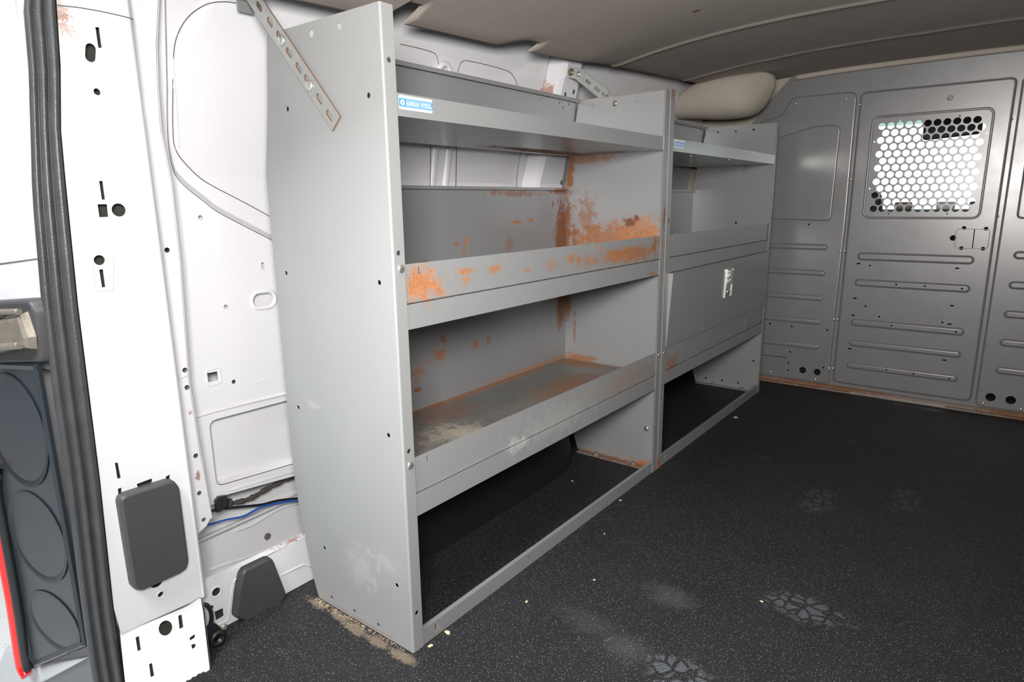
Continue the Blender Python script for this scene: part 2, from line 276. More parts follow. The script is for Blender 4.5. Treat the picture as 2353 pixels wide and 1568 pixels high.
class Frame:
    """a flat sheet's own axes: (a, b) on the sheet, c out of it (towards the cargo space)"""
    def __init__(s, f, n): s.f = f; s.n = Vector(n).normalized()
    def p(s, a, b, c=0.): return Vector(s.f(a, b)) + s.n*c
TILT = .2
def XF(x0, tilt=False):      # sheet facing +X; (a, b) = (y, z); leans inward above 0.9 m with the body side
    return Frame((lambda a, b: (x0 + (TILT*max(0, b-.9) if tilt else 0), a, b)), (1, 0, 0))
def YF(y0, n=-1):            # sheet facing -Y; (a, b) = (x, z)
    return Frame((lambda a, b: (a, y0, b)), (0, n, 0))

def area2(l): return sum(l[i][0]*l[(i+1) % len(l)][1]-l[(i+1) % len(l)][0]*l[i][1] for i in range(len(l)))/2
def ccw(l): return list(l) if area2(l) > 0 else list(l)[::-1]
def circle(c, r, n=16, ry=None): return [(c[0]+r*math.cos(2*PI*i/n), c[1]+(ry or r)*math.sin(2*PI*i/n)) for i in range(n)]
def stadium(a, b, r, n=7):
    d = Vector((b[0]-a[0], b[1]-a[1])); ang = math.atan2(d.y, d.x); out = []
    for k in range(n+1):
        t = ang - PI/2 + PI*k/n; out.append((b[0]+r*math.cos(t), b[1]+r*math.sin(t)))
    for k in range(n+1):
        t = ang + PI/2 + PI*k/n; out.append((a[0]+r*math.cos(t), a[1]+r*math.sin(t)))
    return out
def rounded(pts, r, n=5):
    """round every corner of a polygon"""
    out = []; k = len(pts)
    for i in range(k):
        p0, p, p1 = Vector(pts[i-1]), Vector(pts[i]), Vector(pts[(i+1) % k])
        a = (p0-p); b = (p1-p); rr = min(r, a.length*.45, b.length*.45)
        A, B = p+a.normalized()*rr, p+b.normalized()*rr
        for j in range(n+1):
            t = j/n; q = A*(1-t)**2 + p*2*t*(1-t) + B*t*t; out.append((q.x, q.y))
    return out
def offset(loop, d):
    """inward offset of a ccw loop"""
    out = []; k = len(loop)
    for i in range(k):
        p0, p, p1 = Vector(loop[i-1]), Vector(loop[i]), Vector(loop[(i+1) % k])
        e0 = (p-p0); e1 = (p1-p)
        if e0.length < 1e-9 or e1.length < 1e-9: out.append((p.x, p.y)); continue
        n0 = Vector((-e0.y, e0.x)).normalized(); n1 = Vector((-e1.y, e1.x)).normalized()
        m = n0+n1; m = m/max(.35, m.length_squared/2) if m.length > 1e-6 else n0
        out.append((p.x+m.x*d, p.y+m.y*d))
    return out
def smooth2(pts, k=5):
    out = []
    for i in range(len(pts)-1):
        p0 = Vector(pts[max(0, i-1)]); p1 = Vector(pts[i]); p2 = Vector(pts[i+1]); p3 = Vector(pts[min(len(pts)-1, i+2)])
        for j in range(k):
            t = j/k; q = .5*((2*p1)+(p2-p0)*t+(2*p0-5*p1+4*p2-p3)*t*t+(3*p1-p0-3*p2+p3)*t**3); out.append((q.x, q.y))
    return out+[tuple(pts[-1])]
def fill(outer, holes=(), cuts=()):
    vs = []; es = []
    for lp in [outer]+list(holes):
        o = len(vs); vs += [Vector(p) for p in lp]; es += [(o+i, o+(i+1) % len(lp)) for i in range(len(lp))]
    for a, b in cuts: o = len(vs); vs += [Vector(a), Vector(b)]; es.append((o, o+1))
    r = delaunay_2d_cdt(vs, es, [], 1, 1e-6)
    co, tris = [tuple(v) for v in r[0]], [tuple(f) for f in r[2]]
    if holes:
        hb = [(min(p[0] for p in h), max(p[0] for p in h), min(p[1] for p in h), max(p[1] for p in h), h) for h in holes]
        keep = []
        for f in tris:
            x = sum(co[i][0] for i in f)/len(f); y = sum(co[i][1] for i in f)/len(f)
            if not any(a < x < b and c < y < d and inside(x, y, h) for a, b, c, d, h in hb): keep.append(f)
        tris = keep
    return co, tris
def inside(x, y, lp):
    r = False; j = len(lp)-1
    for i in range(len(lp)):
        (xi, yi), (xj, yj) = lp[i], lp[j]
        if (yi > y) != (yj > y) and x < (xj-xi)*(y-yi)/(yj-yi)+xi: r = not r
        j = i
    return r
def plate(mb, fr, outer, holes=(), t=.0015, c=0., cuts=()):
    """sheet with real holes and thickness t behind its visible face at height c"""
    outer = ccw(outer); v2, tri = fill(outer, holes, cuts); k = len(v2)
    mb.add([fr.p(a, b, c) for a, b in v2], tri); mb.add([fr.p(a, b, c-t) for a, b in v2], [f[::-1] for f in tri])
    for lp in [outer]+list(holes):
        n = len(lp); mb.add([fr.p(a, b, c) for a, b in lp]+[fr.p(a, b, c-t) for a, b in lp], [(i, (i+1) % n, n+(i+1) % n, n+i) for i in range(n)])
def raised(mb, fr, outer, prof, holes=(), cap=True, base=0., smooth=True):
    """pressed shape: rings (inset, height) then a flat cap, which may have holes"""
    outer = ccw(outer); rings = [offset(outer, d) for d, h in prof]; n = len(outer)
    vs = []; fs = []
    for (d, h), rg in zip(prof, rings): vs += [fr.p(a, b, base+h) for a, b in rg]
    for j in range(len(rings)-1):
        for i in range(n): fs.append((j*n+i, j*n+(i+1) % n, (j+1)*n+(i+1) % n, (j+1)*n+i))
    mb.add(vs, fs, smooth)
    if cap:
        v2, tri = fill(rings[-1], holes); mb.add([fr.p(a, b, base+prof[-1][1]) for a, b in v2], tri)
        for lp in holes:
            m = len(lp); mb.add([fr.p(a, b, base+prof[-1][1]) for a, b in lp]+[fr.p(a, b, base+prof[-1][1]-.0015) for a, b in lp], [(i, (i+1) % m, m+(i+1) % m, m+i) for i in range(m)])
def prism(mb, fr, outer, h, c=0.):
    plate(mb, fr, outer, (), h, c+h)
def tube(mb, pts, r, n=8, cap=True, sub=6):
    pts = [Vector(p) for p in pts]
    if sub > 1 and len(pts) > 2:
        q = []
        for i in range(len(pts)-1):
            p0 = pts[max(0, i-1)]; p1 = pts[i]; p2 = pts[i+1]; p3 = pts[min(len(pts)-1, i+2)]
            for j in range(sub):
                t = j/sub; q.append(.5*((2*p1)+(p2-p0)*t+(2*p0-5*p1+4*p2-p3)*t*t+(3*p1-p0-3*p2+p3)*t**3))
        q.append(pts[-1]); pts = q
    vs = []; fs = []; up = Vector((0, 0, 1))
    for i, p in enumerate(pts):
        d = (pts[min(i+1, len(pts)-1)]-pts[max(i-1, 0)]).normalized()
        a = d.cross(up if abs(d.z) < .9 else Vector((1, 0, 0))).normalized(); b = d.cross(a)
        rr = r(i/(len(pts)-1)) if callable(r) else r
        vs += [p+a*rr*math.cos(2*PI*k/n)+b*rr*math.sin(2*PI*k/n) for k in range(n)]
    for i in range(len(pts)-1):
        for k in range(n): fs.append((i*n+k, i*n+(k+1) % n, (i+1)*n+(k+1) % n, (i+1)*n+k))
    mb.add(vs, fs, True)
    if cap:
        m = len(vs); mb.add(vs[:n], [tuple(range(n))]); mb.add(vs[-n:], [tuple(range(n))])
def lathe(mb, c, axis, prof, n=14):
    """profile [(r, h)] turned about an axis through c"""
    ax = Vector(axis).normalized(); a = ax.cross(Vector((0, 0, 1)) if abs(ax.z) < .9 else Vector((1, 0, 0))).normalized(); b = ax.cross(a); c = Vector(c)
    vs = []; fs = []
    for r, h in prof: vs += [c+ax*h+a*r*math.cos(2*PI*k/n)+b*r*math.sin(2*PI*k/n) for k in range(n)]
    for j in range(len(prof)-1):
        for k in range(n): fs.append((j*n+k, j*n+(k+1) % n, (j+1)*n+(k+1) % n, (j+1)*n+k))
    mb.add(vs, fs, True)
    mb.add([vs[i] for i in range(len(vs)-n, len(vs))], [tuple(range(n))]); mb.add(vs[:n], [tuple(range(n))])
def screw(name, c, axis, r, parent, m='screw', cross=True):
    mb = MB(); lathe(mb, c, axis, [(r, 0), (r, r*.18), (r*.86, r*.36), (r*.55, r*.52), (r*.2, r*.58)], 14)
    o = mb.build(name, M[m], parent)
    if cross:
        ax = Vector(axis).normalized(); a = ax.cross(Vector((0, 0, 1))).normalized() if abs(ax.z) < .9 else Vector((1, 0, 0)); b = ax.cross(a)
        k = MB()
        for u, w in ((a, b), (b, a)):
            p = Vector(c)+ax*r*.585; vs = [p+u*su*r*.55+w*sw*r*.12+ax*h for su in (-1, 1) for sw in (-1, 1) for h in (-.0006, .0001)]
            k.add(vs, [(0,1,3,2),(4,6,7,5),(0,4,5,1),(2,3,7,6),(0,2,6,4),(1,5,7,3)])
        x = k.build('cross_slot', M['dark'], None); x.parent = o
        if parent is not None and parent.type == 'EMPTY': x.data.transform(Matrix.Translation(-Vector(ROOT[parent.name])))
    return o
def hexbolt(name, c, axis, r, parent, m='zinc'):
    mb = MB(); lathe(mb, c, axis, [(r*1.35, 0), (r*1.35, r*.2), (r, r*.2), (r, r*.8), (r*.85, r*.9)], 6)
    return mb.build(name, M[m], parent)
def under(o, part, root):
    """make o a sub-part of a part; both are already expressed in the root's frame"""
    o.parent = part
    return o
def sub(mb, name, m, part, root, **kw):
    o = mb.build(name, m, None, **kw); o.parent = part
    o.data.transform(Matrix.Translation(-Vector(ROOT[root.name])))
    return o
# ================================================================== shelving units on the left wall
# rust and dirt stains sit at fixed places on the sheets (unit's own coordinates)
def rb(c, r, st=1., amt=1.6, ora=.5): return (c, r, st, amt, ora)
fa = lambda i: (T['RUST_FA'][i][0], 1.065, T['RUST_FA'][i][1])
mbk = lambda i: (-.352, T['RUST_MB'][i][0], T['RUST_MB'][i][1])
lp = lambda i: (-.004, T['RUST_LIP'][i][0], T['RUST_LIP'][i][1])
M['far_web'] = mat('grey_panel_paint_rusty', GREY, .36, .25, .05, 5, bump=.05, bscale=700, rust=[
    rb((-.19, 1.065, .725), (.20, .03, .060), .9, 1.7, .7), rb((-.08, 1.065, .735), (.10, .03, .075), .85, 1.4, .95), rb((-.007, 1.065, .76), (.010, .012, .26), .8, 2., .6), rb((0, 1.055, .79), (.03, .012, .05), .7, 1.8, .4),
    rb((-.348, 1.065, .76), (.020, .05, .15), 1., 1.6, .22), rb((-.275, 1.065, .79), (.05, .03, .07), .6, 2.6, .45), rb((-.12, 1.065, .778), (.022, .03, .018), 1., 1.0, .08), rb((-.095, 1.065, .792), (.012, .03, .010), 1., 1.4, .08),
    rb((-.30, 1.065, .975), (.16, .03, .022), .75, 1.2, .4), rb((-.335, 1.065, .93), (.02, .04, .08), 1., 1.2, .3), rb((-.345, 1.065, .50), (.022, .03, .07), .9, 1.2, .35),
    rb((-.30, 1.065, .325), (.07, .03, .022), .9, 1.2, .6), rb((-.24, 1.065, .333), (.02, .03, .008), .8, .8, .5), rb((-.05, 1.065, .004), (.07, .05, .018), 1., 1.5, .7), rb((-.17, 1.065, .0), (.16, .05, .012), .8, 1.5, .35),
    rb((-.313, 1.065, .43), (.006, .03, .06), .7, 1.6, .3), rb((-.318, 1.065, .70), (.010, .03, .10), .8, 2., .35)])
M['mid_back'] = mat('grey_back_panel_rusty', (.25, .255, .265), .4, .25, .05, 5, bump=.05, bscale=700, rust=[
    rb((-.352, 1.045, .73), (.03, .055, .14), 1., .8, .20), rb((-.352, 1.04, .875), (.03, .09, .014), .9, 1.4, .3), rb((-.352, .80, .868), (.03, .14, .010), .6, 2.4, .45),
    rb((-.352, .418, .688), (.03, .017, .018), 1., .5, .35), rb((-.352, .57, .742), (.03, .008, .022), .9, 1.8, .75), rb((-.352, .54, .735), (.03, .016, .008), .8, 2.2, .5), rb((-.352, .565, .715), (.03, .008, .02), .7, 2., .6),
    rb((-.352, .80, .785), (.03, .035, .007), .85, 1.4, .85), rb((-.352, .87, .79), (.03, .016, .006), .8, 1.6, .8), rb((-.352, .76, .72), (.03, .02, .03), .55, 2.6, .4),
    rb((-.352, .58, .689), (.03, .09, .006), .7, 2.2, .3), rb((-.352, .99, .835), (.03, .006, .016), .9, 1.2, .3), rb((-.352, 1.02, .845), (.03, .004, .010), .9, 1.2, .3),
    rb((-.352, .475, .490), (.03, .014, .018), .9, 1.8, .35), rb((-.352, .455, .455), (.03, .030, .018), .85, 2.2, .5), rb((-.352, .425, .435), (.03, .020, .014), .8, 2.2, .5), rb((-.352, .375, .420), (.03, .025, .025), .7, 2.4, .45), rb((-.352, .372, .375), (.03, .018, .008), .95, 1.0, .25),
    rb((-.352, .60, .450), (.03, .016, .014), .8, 2.0, .5), rb((-.352, .66, .455), (.03, .010, .016), .8, 1.8, .45), rb((-.352, 1.035, .50), (.03, .028, .09), .9, 1.1, .3), rb((-.352, .9, .328), (.03, .30, .007), .8, 1.3, .75)])
M['mid_lip'] = mat('grey_shelf_lip_rusty', (.30, .306, .312), .36, .25, .05, 5, bump=.05, bscale=700, rust=[
    rb((-.004, .070, .700), (.05, .055, .034), 1., 1.5, 1.), rb((-.004, .050, .712), (.05, .035, .030), .8, 2.2, .9), rb((-.004, .115, .683), (.05, .025, .012), .8, 2., .9),
    rb((-.004, .185, .715), (.05, .030, .008), .9, 2.2, .85), rb((-.004, .185, .697), (.05, .014, .012), .9, 1.8, .9), rb((-.004, .275, .712), (.05, .022, .008), .8, 2.4, .8),
    rb((-.004, .86, .700), (.05, .20, .026), .95, 1.7, .75), rb((-.004, .80, .703), (.05, .10, .022), .95, 1.4, .9), rb((-.004, .688, .726), (.05, .009, .016), .8, 1.2, .85), rb((-.004, 1.005, .715), (.05, .022, .035), .85, 1.7, .6),
    rb((-.004, .55, .712), (.05, .030, .012), .8, 2.2, .75), rb((-.004, .47, .703), (.05, .028, .012), .7, 2.4, .7), rb((-.004, .385, .700), (.05, .020, .006), .6, 2.2, .7), rb((-.004, .59, .702), (.05, .012, .016), .9, 1.6, .7), rb((-.004, .63, .700), (.05, .05, .018), .55, 2.6, .7), rb((-.004, .99, .633), (.05, .03, .006), .9, 1.6, .8)])
M['low_shelf'] = mat('grey_shelf_floor_dirty', (.20, .20, .195), .42, .3, .16, 14, bump=.1, bscale=120, rust=[
    rb((-.34, .62, .322), (.024, .48, .03), .75, 1.1, .85), rb((-.27, 1.02, .322), (.16, .05, .03), .7, 1.3, .8), rb((-.14, .80, .322), (.10, .20, .03), .65, 1.8, .55), rb((-.28, .40, .322), (.09, .13, .03), .5, 1.9, .4), rb((-.03, .30, .322), (.03, .25, .03), .6, 1.6, .8)],
    dirt=[((-.14, .30, .322), (.12, .10, .03), (.70, .62, .50), 1.), ((-.07, .14, .322), (.07, .10, .03), (.48, .48, .47), .8), ((-.17, .22, .322), (.13, .14, .03), (.34, .30, .25), .55), ((-.12, .62, .322), (.10, .32, .03), (.36, .33, .28), .5), ((-.20, .95, .322), (.08, .10, .03), (.34, .32, .28), .5)])
M['low_lip'] = mat('grey_shelf_lip_scuffed', (.30, .306, .312), .36, .25, .05, 5, bump=.05, bscale=700,
    rust=[rb((-.004, .86, .345), (.05, .16, .03), .3, 2.4, .6)], dirt=[((-.004, .34, .315), (.05, .05, .018), (.62, .62, .62), .5), ((-.004, .5, .33), (.05, .25, .05), (.55, .55, .54), .25), ((-.004, .72, .35), (.05, .2, .03), (.36, .33, .29), .3)])
M['tray_under'] = mat('galvanised_tray_rusty', (.32, .325, .33), .30, .55, .14, 18, bump=.12, bscale=40, rust=[
    rb((-.27, .85, .982), (.055, .34, .03), .95, 1.2, .25), rb((-.17, 1.0, .982), (.12, .06, .03), .6, 1.5, .3)])
M['panel_edge'] = mat('grey_panel_rusty_edge', GREY, .36, .25, .05, 5, rust=[rb((-.0, .01, 1.147), (.40, .03, .03), .6, 2.0, .35), rb((0, .006, .02), (.03, .02, .03), .9, 1.6, .5), rb((0, .02, .785), (.03, .006, .010), .9, 1.5, .4)])
M['far_flange'] = M['far_web']
M['b_lip'] = mat('grey_lip_light_rust', GREY, .36, .25, .06, 6, bump=.05, bscale=700, rust=[rb((-.002, .09, .33), (.05, .06, .025), .7, 2.0, .5)], dirt=[((-.002, .80, .35), (.05, .02, .03), (.6, .6, .58), .4)])

WEB = [(-.004, 0), (-.297, 0), (-.311, .042), (-.333, .152), (-.344, .218), (-.349, .266), (-.352, .32), (-.352, .90), (-.302, 1.147), (-.004, 1.147)]
def end_panel(name, y, d, w, root, m, holes=(), fholes=(), top=0., hole_r=.0045, white=()):
    """sheet-steel end panel: web at y, front flange of width w turned towards d, foot flange on the floor"""
    web = [(x, z+(top if z > 1 else 0)) for x, z in WEB]
    mb = MB(); fr = YF(y, -d)
    hs = [circle(h, hole_r, 12) for h in holes]+[circle(h, .0062, 14) for h in white]
    plate(mb, fr, web, hs, .0015)
    r = .004; arc = []
    for k in range(11):
        t = PI/2*k/10; arc.append((-r+r*math.sin(t), y+d*(r-r*math.cos(t))))
    zt = 1.147+top; vs = []; fs = []
    for x, yy in arc: vs += [(x, yy, 0), (x, yy, zt)]
    fs = [(2*i, 2*i+1, 2*i+3, 2*i+2) for i in range(10)]
    mb.add(vs, fs, False)
    ff = XF(0.); a0, a1 = sorted((y+d*r, y+d*w))
    plate(mb, ff, [(a0, 0), (a1, 0), (a1, zt), (a0, zt)], [circle(h, .0045, 12) for h in fholes], .0015)
    mb.box(-.285, -.02, *sorted((y+d*.0016, y+d*.030)), 0, .0022)
    if top: mb.box(-.30, -.004, *sorted((y+d*.0015, y+d*.012)), zt-.0015, zt)
    return mb.build(name, m, root)

def lip_plate(mb, x, y0, y1, z0, z1, slots=(), t=.0015):
    plate(mb, XF(x), [(y0, z0), (y1, z0), (y1, z1), (y0, z1)], [stadium((s, z1-.019), (s, z1-.008), .0017, 4) for s in slots], t)

def shelf(name, root, y0, y1, zt, slots, lipm, floorm, zlip, zface):
    """shelf with upright retaining lip (zt down to zlip), hemmed front face (down to zface) and a floor"""
    base = MB()
    plate(base, XF(-.0017), [(y0, zface), (y1, zface), (y1, zlip-.0006), (y0, zlip-.0006)], (), .0015)
    base.box(-.0062, -.0017, y0, y1, zlip-.0022, zlip-.0008)
    base.box(-.018, -.0033, y0, y1, zface, zface+.0015)
    front = base.build(name, lipm, root)
    m = MB(); lip_plate(m, -.0050, y0, y1, zlip, zt, slots); sub(m, 'retaining_lip', lipm, front, root)
    m = MB(); m.box(-.3500, -.0068, y0-.024 if y0 > 1 else y0-.024, y1+.02, zlip-.0016, zlip); sub(m, 'shelf_floor', floorm, front, root)
    return front

def tray(root, y0, y1, holes, lipm, under):
    mb = MB(); plate(mb, XF(-.0017), [(y0, .982), (y1, .982), (y1, 1.018), (y0, 1.018)], (), .0015)
    t = mb.build('top_tray', lipm, root)
    m = MB(); m.box(-.333, -.0034, y0-.024, y1+.022, .9822, .9838); sub(m, 'tray_floor', under, t, root)
    ya, yb = y0-.024, y1+.030
    fr = Frame(lambda a, b: (-.335+.15*(b-.982), a, b), (1, 0, -.15))
    m = MB(); plate(m, fr, [(ya, .984), (yb, .984), (yb, 1.150), (ya, 1.150)], [circle(h, .0035, 10) for h in holes], .0015)
    m.box(-.312, -.296, ya, yb, 1.1485, 1.150); m.box(-.2975, -.296, ya, yb, 1.140, 1.1485)
    sub(m, 'tray_back', M['panel_in'], t, root)
    return t

def sticker(parent, root, c0, w, h, x, full=True):
    """supplier's sticker on the tray's front: white label, blue band, slab lettering"""
    y0, z0 = c0
    mb = MB(); plate(mb, XF(x), rounded([(y0, z0), (y0+w, z0), (y0+w, z0+h), (y0, z0+h)], .003), (), .0002, .0003)
    s = sub(mb, 'sticker', M['stick_white'], parent, root)
    s['label'] = 'blue and white supplier sticker with lettering'
    def poly(name, polys, m, c, pr=s):
        k = MB()
        for i, p in enumerate(polys): plate(k, XF(x), p, (), .00004, c+.000012*(i % 9))
        o = k.build(name, m, None); o.parent = parent; o.data.transform(Matrix.Translation(-Vector(ROOT[root.name]))); return o
    b0, b1 = z0+h*.19, z0+h*.80
    P_ = lambda a, b: (y0+a*w, z0+b*h)
    poly('sticker_band', [[P_(0, .19), P_(1, .19), P_(1, .80), P_(0, .80)]], M['stick_blue'], .00045)
    # slab-serif capitals from strokes in a unit box
    def bar(x0, y0_, x1, y1_, t): 
        d = Vector((x1-x0, y1_-y0_)); n = Vector((-d.y, d.x)).normalized()*t/2
        return [(x0+n.x, y0_+n.y), (x0-n.x, y0_-n.y), (x1-n.x, y1_-n.y), (x1+n.x, y1_+n.y)]
    R4 = lambda a, b, c, d: [(a, b), (c, b), (c, d), (a, d)]
    G = {'A': [bar(.18, 0, .46, 1, .2), bar(.82, 0, .54, 1, .2), R4(.25, .28, .75, .42), R4(0, 0, .38, .12), R4(.62, 0, 1, .12)],
         'D': [R4(.1, 0, .34, 1), R4(0, 0, .7, .13), R4(0, .87, .7, 1), R4(.7, .14, .95, .86), bar(.66, .06, .86, .2, .13), bar(.66, .94, .86, .8, .13)],
         'R': [R4(.1, 0, .34, 1), R4(0, 0, .44, .12), R4(0, .87, .7, 1), R4(.66, .55, .9, .92), R4(.3, .43, .74, .56), bar(.56, .48, .84, 0, .22), R4(.66, 0, 1, .12)],
         'I': [R4(.2, 0, .8, 1), R4(0, 0, 1, .12), R4(0, .88, 1, 1)],
         'N': [R4(.1, 0, .3, 1), R4(.7, 0, .9, 1), bar(.18, .95, .82, .05, .22), R4(0, 0, .42, .12), R4(0, .88, .34, 1), R4(.58, .88, 1, 1)],
         'S': [R4(.08, .86, .92, 1), R4(.04, .56, .3, .92), R4(.08, .43, .92, .57), R4(.7, .08, .96, .5), R4(.08, 0, .92, .14), R4(.76, .7, .94, 1), R4(.06, 0, .24, .3)],
         'T': [R4(.36, 0, .64, 1), R4(0, .86, 1, 1), R4(.2, 0, .8, .12), R4(0, .66, .16, 1), R4(.84, .66, 1, 1)],
         'E': [R4(.1, 0, .36, 1), R4(0, 0, .95, .13), R4(0, .87, .95, 1), R4(.3, .44, .72, .57), R4(.8, 0, .96, .3), R4(.8, .7, .96, 1)],
         'L': [R4(.12, 0, .38, 1), R4(0, .88, .54, 1), R4(0, 0, .95, .13), R4(.78, 0, .96, .36)]}
    a = .205; polys = []
    ws = {'I': .036, ' ': .028}
    for ch in 'ADRIAN STEEL':
        cw = ws.get(ch, .0655)
        if ch != ' ':
            for q in G[ch]: polys.append([P_(a+px*cw, .36+py*.26) for px, py in q])
        a += cw+.0055
    polys += [[P_(.19, .685), P_(.97, .685), P_(.97, .705), P_(.19, .705)], [P_(.19, .285), P_(.97, .285), P_(.97, .305), P_(.19, .305)]]
    ring = circle(P_(.10, .495), w*.062, 22, h*.20)
    poly('sticker_lettering', polys+[ring], M['stick_white'], .0006)
    poly('sticker_emblem', [[P_(.07, .56), P_(.13, .56), P_(.12, .43), P_(.08, .43)], [P_(.085, .40), P_(.125, .40), P_(.125, .375), P_(.085, .375)]], M['stick_blue'], .00075)
    for body, z, sz in (('www.adriansteel.com', .855, .085), ('Cargo Management Solutions for Commercial Vehicles', .055, .085)):
        cu = bpy.data.curves.new('fine_print', 'FONT'); cu.body = body; cu.size = 1; cu.align_x = 'CENTER'
        to = bpy.data.objects.new('fine_print', cu); C.objects.link(to); bpy.context.view_layer.update()
        me = bpy.data.meshes.new_from_object(to.evaluated_get(bpy.context.evaluated_depsgraph_get()))
        bpy.data.objects.remove(to); xs = [v.co.x for v in me.vertices]; wid = max(xs)-min(xs)
        tw = w*(.42 if body[0] == 'w' else .9); k = tw/wid; kz = h*sz/.7
        for v in me.vertices: v.co = Vector((x+.0006, y0+w*.55+v.co.x*k if body[0] == 'w' else y0+w*.5+v.co.x*k, z0+h*z+v.co.y*kz))-Vector(ROOT[root.name])
        me.materials.append(M['stick_text']); o = bpy.data.objects.new('fine_print', me); C.objects.link(o); o.parent = parent

# ---- near unit (open shelves, rusty)
GRP = 'steel shelving units along the left wall'
A_ = thing('shelving_unit', 'grey steel shelving unit nearest the camera, open shelves stained with orange rust', 'shelving unit', (0, 0, 0), GRP)
M['panel'] = mat('grey_panel_paint_scuffed', (.235, .242, .243), .56, 0, .05, 5, bump=.05, bscale=700, dirt=[((-.14, 0, .13), (.06, .03, .06), (.5, .5, .5), .18), ((-.07, 0, .17), (.05, .03, .03), (.5, .5, .5), .15), ((-.30, 0, .02), (.06, .03, .02), (.30, .24, .18), .4), ((-.26, 0, .45), (.03, .03, .012), (.45, .42, .36), .2)], rust=[rb((-.15, 0, .006), (.12, .03, .004), .4, 2.2, .5)])
NP = end_panel('end_panel', 0, 1, .0266, A_, M['panel'], T['NP_HOLE'], T['NF_HOLE'], white=T['NP_WHITE'])
FP = end_panel('end_panel', 1.067, -1, .0334, A_, M['far_web'], T['FA_HOLE'], [])
ya, yb = .0262, 1.0340
tr = tray(A_, ya, yb, T['TB_HOLE'], M['panel_in'], M['tray_under'])
sticker(tr, A_, (.0315, .9931), .0765, .0218, -.0015)
SM = [s[0] for s in T['SLOT_M']]
shelf('shelf', A_, ya, yb, .7408, SM, M['mid_lip'], M['panel_in'], .6737, .6271)
shelf('shelf', A_, ya, yb, .3881, SM, M['low_lip'], M['low_shelf'], .3212, .2738)
def back_panel(root, y0, y1):
    m = MB(); plate(m, XF(-.3500), [(y0, .275), (y1, .275), (y1, .885), (y0, .885)], (), .0015)
    m.box(-.3500, -.338, y0, y1, .8835, .885); m.box(-.3392, -.338, y0, y1, .877, .8835)
    return m.build('back_panel', M['mid_back'] if y0 < 1 else M['panel_in'], root)
back_panel(A_, .002, 1.0645)
def rail(root, y0, y1, slots):
    m = MB(); lip_plate(m, -.0017, y0, y1, 0, .034, slots); m.box(-.012, -.0032, y0, y1, .0325, .034)
    return m.build('base_rail', M['panel_in'], root)
rail(A_, ya, yb, SM)
for h in T['NF_SCREW']: screw('screw', (0, *h), (1, 0, 0), .0075, A_)
screw('screw', (0, *T['MF_SCREW'][0]), (1, 0, 0), .006, A_)
for h in T['FA_SCREW']: screw('screw', (h[0], 1.0655, h[1]), (0, -1, 0), .009, A_)
for h in T['FA_BOLT']: hexbolt('floor_bolt', (h[0], 1.052, .0022), (0, 0, 1), .009, A_, 'hinge')

# ---- far unit (drop-front door)
Y1 = 1.067
B_ = thing('shelving_unit', 'grey steel shelving unit beside the mesh partition, with a closed drop-front locker door', 'shelving unit', (0, Y1, 0), GRP)
end_panel('end_panel', 1.0675, 1, .0298, B_, M['panel_edge'], [], [], top=.003)
end_panel('end_panel', 2.1180, -1, .0239, B_, M['panel_in'], T['FB_HOLE'], [])
yc, yd = 1.0968, 2.0946
tr2 = tray(B_, yc, yd, [(h[0]+Y1-.02, h[1]) for h in T['TB_HOLE'][:4]], M['galv'], M['galv'])
sticker(tr2, B_, (1.1024, .9930), .0765, .0218, -.0015)
SB = [s[0] for s in T['SLOT_BM']]
shelf('shelf', B_, yc, yd, .7408, SB, M['panel_in'], M['panel_in'], .6737, .6271)
shelf('shelf', B_, yc, yd, .3920, [], M['b_lip'], M['panel_in'], .3200, .2750)
back_panel(B_, 1.070, 2.1160)
rail(B_, yc, yd, [1.13, 1.45, 1.76, 2.06])
screw('screw', (0, T['MF_SCREW'][1][0]+.004, T['MF_SCREW'][1][1]), (1, 0, 0), .005, B_)
for h in T['FB_BOLT']: hexbolt('floor_bolt', (h[0], 2.103, .0022), (0, 0, 1), .009, B_, 'hinge')
for yy, xx in ((1.30, -.03), (1.62, -.02), (1.85, -.03)):
    mb = MB(); lathe(mb, (xx, yy, .9822), (0, 0, -1), [(.006, 0), (.006, .005), (.003, .005), (.003, .022)], 8); mb.build('hanging_bolt', M['zinc'], B_)
# drop door: hinged along its lower edge, leaning out a little at the near top corner
mb = MB()
dz0, dz1 = .3942, .6252; d0, d1 = yc+.0022, yd-.0015
def dx(a, b): return .0008+.014*((b-dz0)/(dz1-dz0))*(1-(a-d0)/(d1-d0))**1.0
df = Frame(lambda a, b: (dx(a, b), a, b), (1, 0, 0))
nv = 14; vs = []; fs = []
for i in range(nv+1):
    for j in range(7):
        a = d0+(d1-d0)*i/nv; b = dz0+(dz1-dz0)*j/6; vs.append(df.p(a, b))
for i in range(nv):
    for j in range(6): fs.append((i*7+j, (i+1)*7+j, (i+1)*7+j+1, i*7+j+1))
mb.add(vs, fs)
edge = [(d0, dz0), (d1, dz0), (d1, dz1), (d0, dz1)]
def wall_strip(a0, b0, a1, b1, depth=.024, k=10):
    vs = []
    for i in range(k+1):
        a = a0+(a1-a0)*i/k; b = b0+(b1-b0)*i/k; vs += [df.p(a, b), df.p(a, b, -depth)]
    mb.add(vs, [(2*i, 2*i+2, 2*i+3, 2*i+1) for i in range(k)])
wall_strip(d0, dz1, d0, dz0); wall_strip(d0, dz1, d1, dz1); wall_strip(d1, dz1, d1, dz0); wall_strip(d0, dz0, d1, dz0)
door = mb.build('drop_door', M['panel_in'], B_)
lc = [.25*sum(p[i] for p in T['LATCH']) for i in (0, 1)]
lf = Frame(lambda a, b: (dx(a, b), a, b), (1, 0, 0))
ly, lz = 1.602, .545
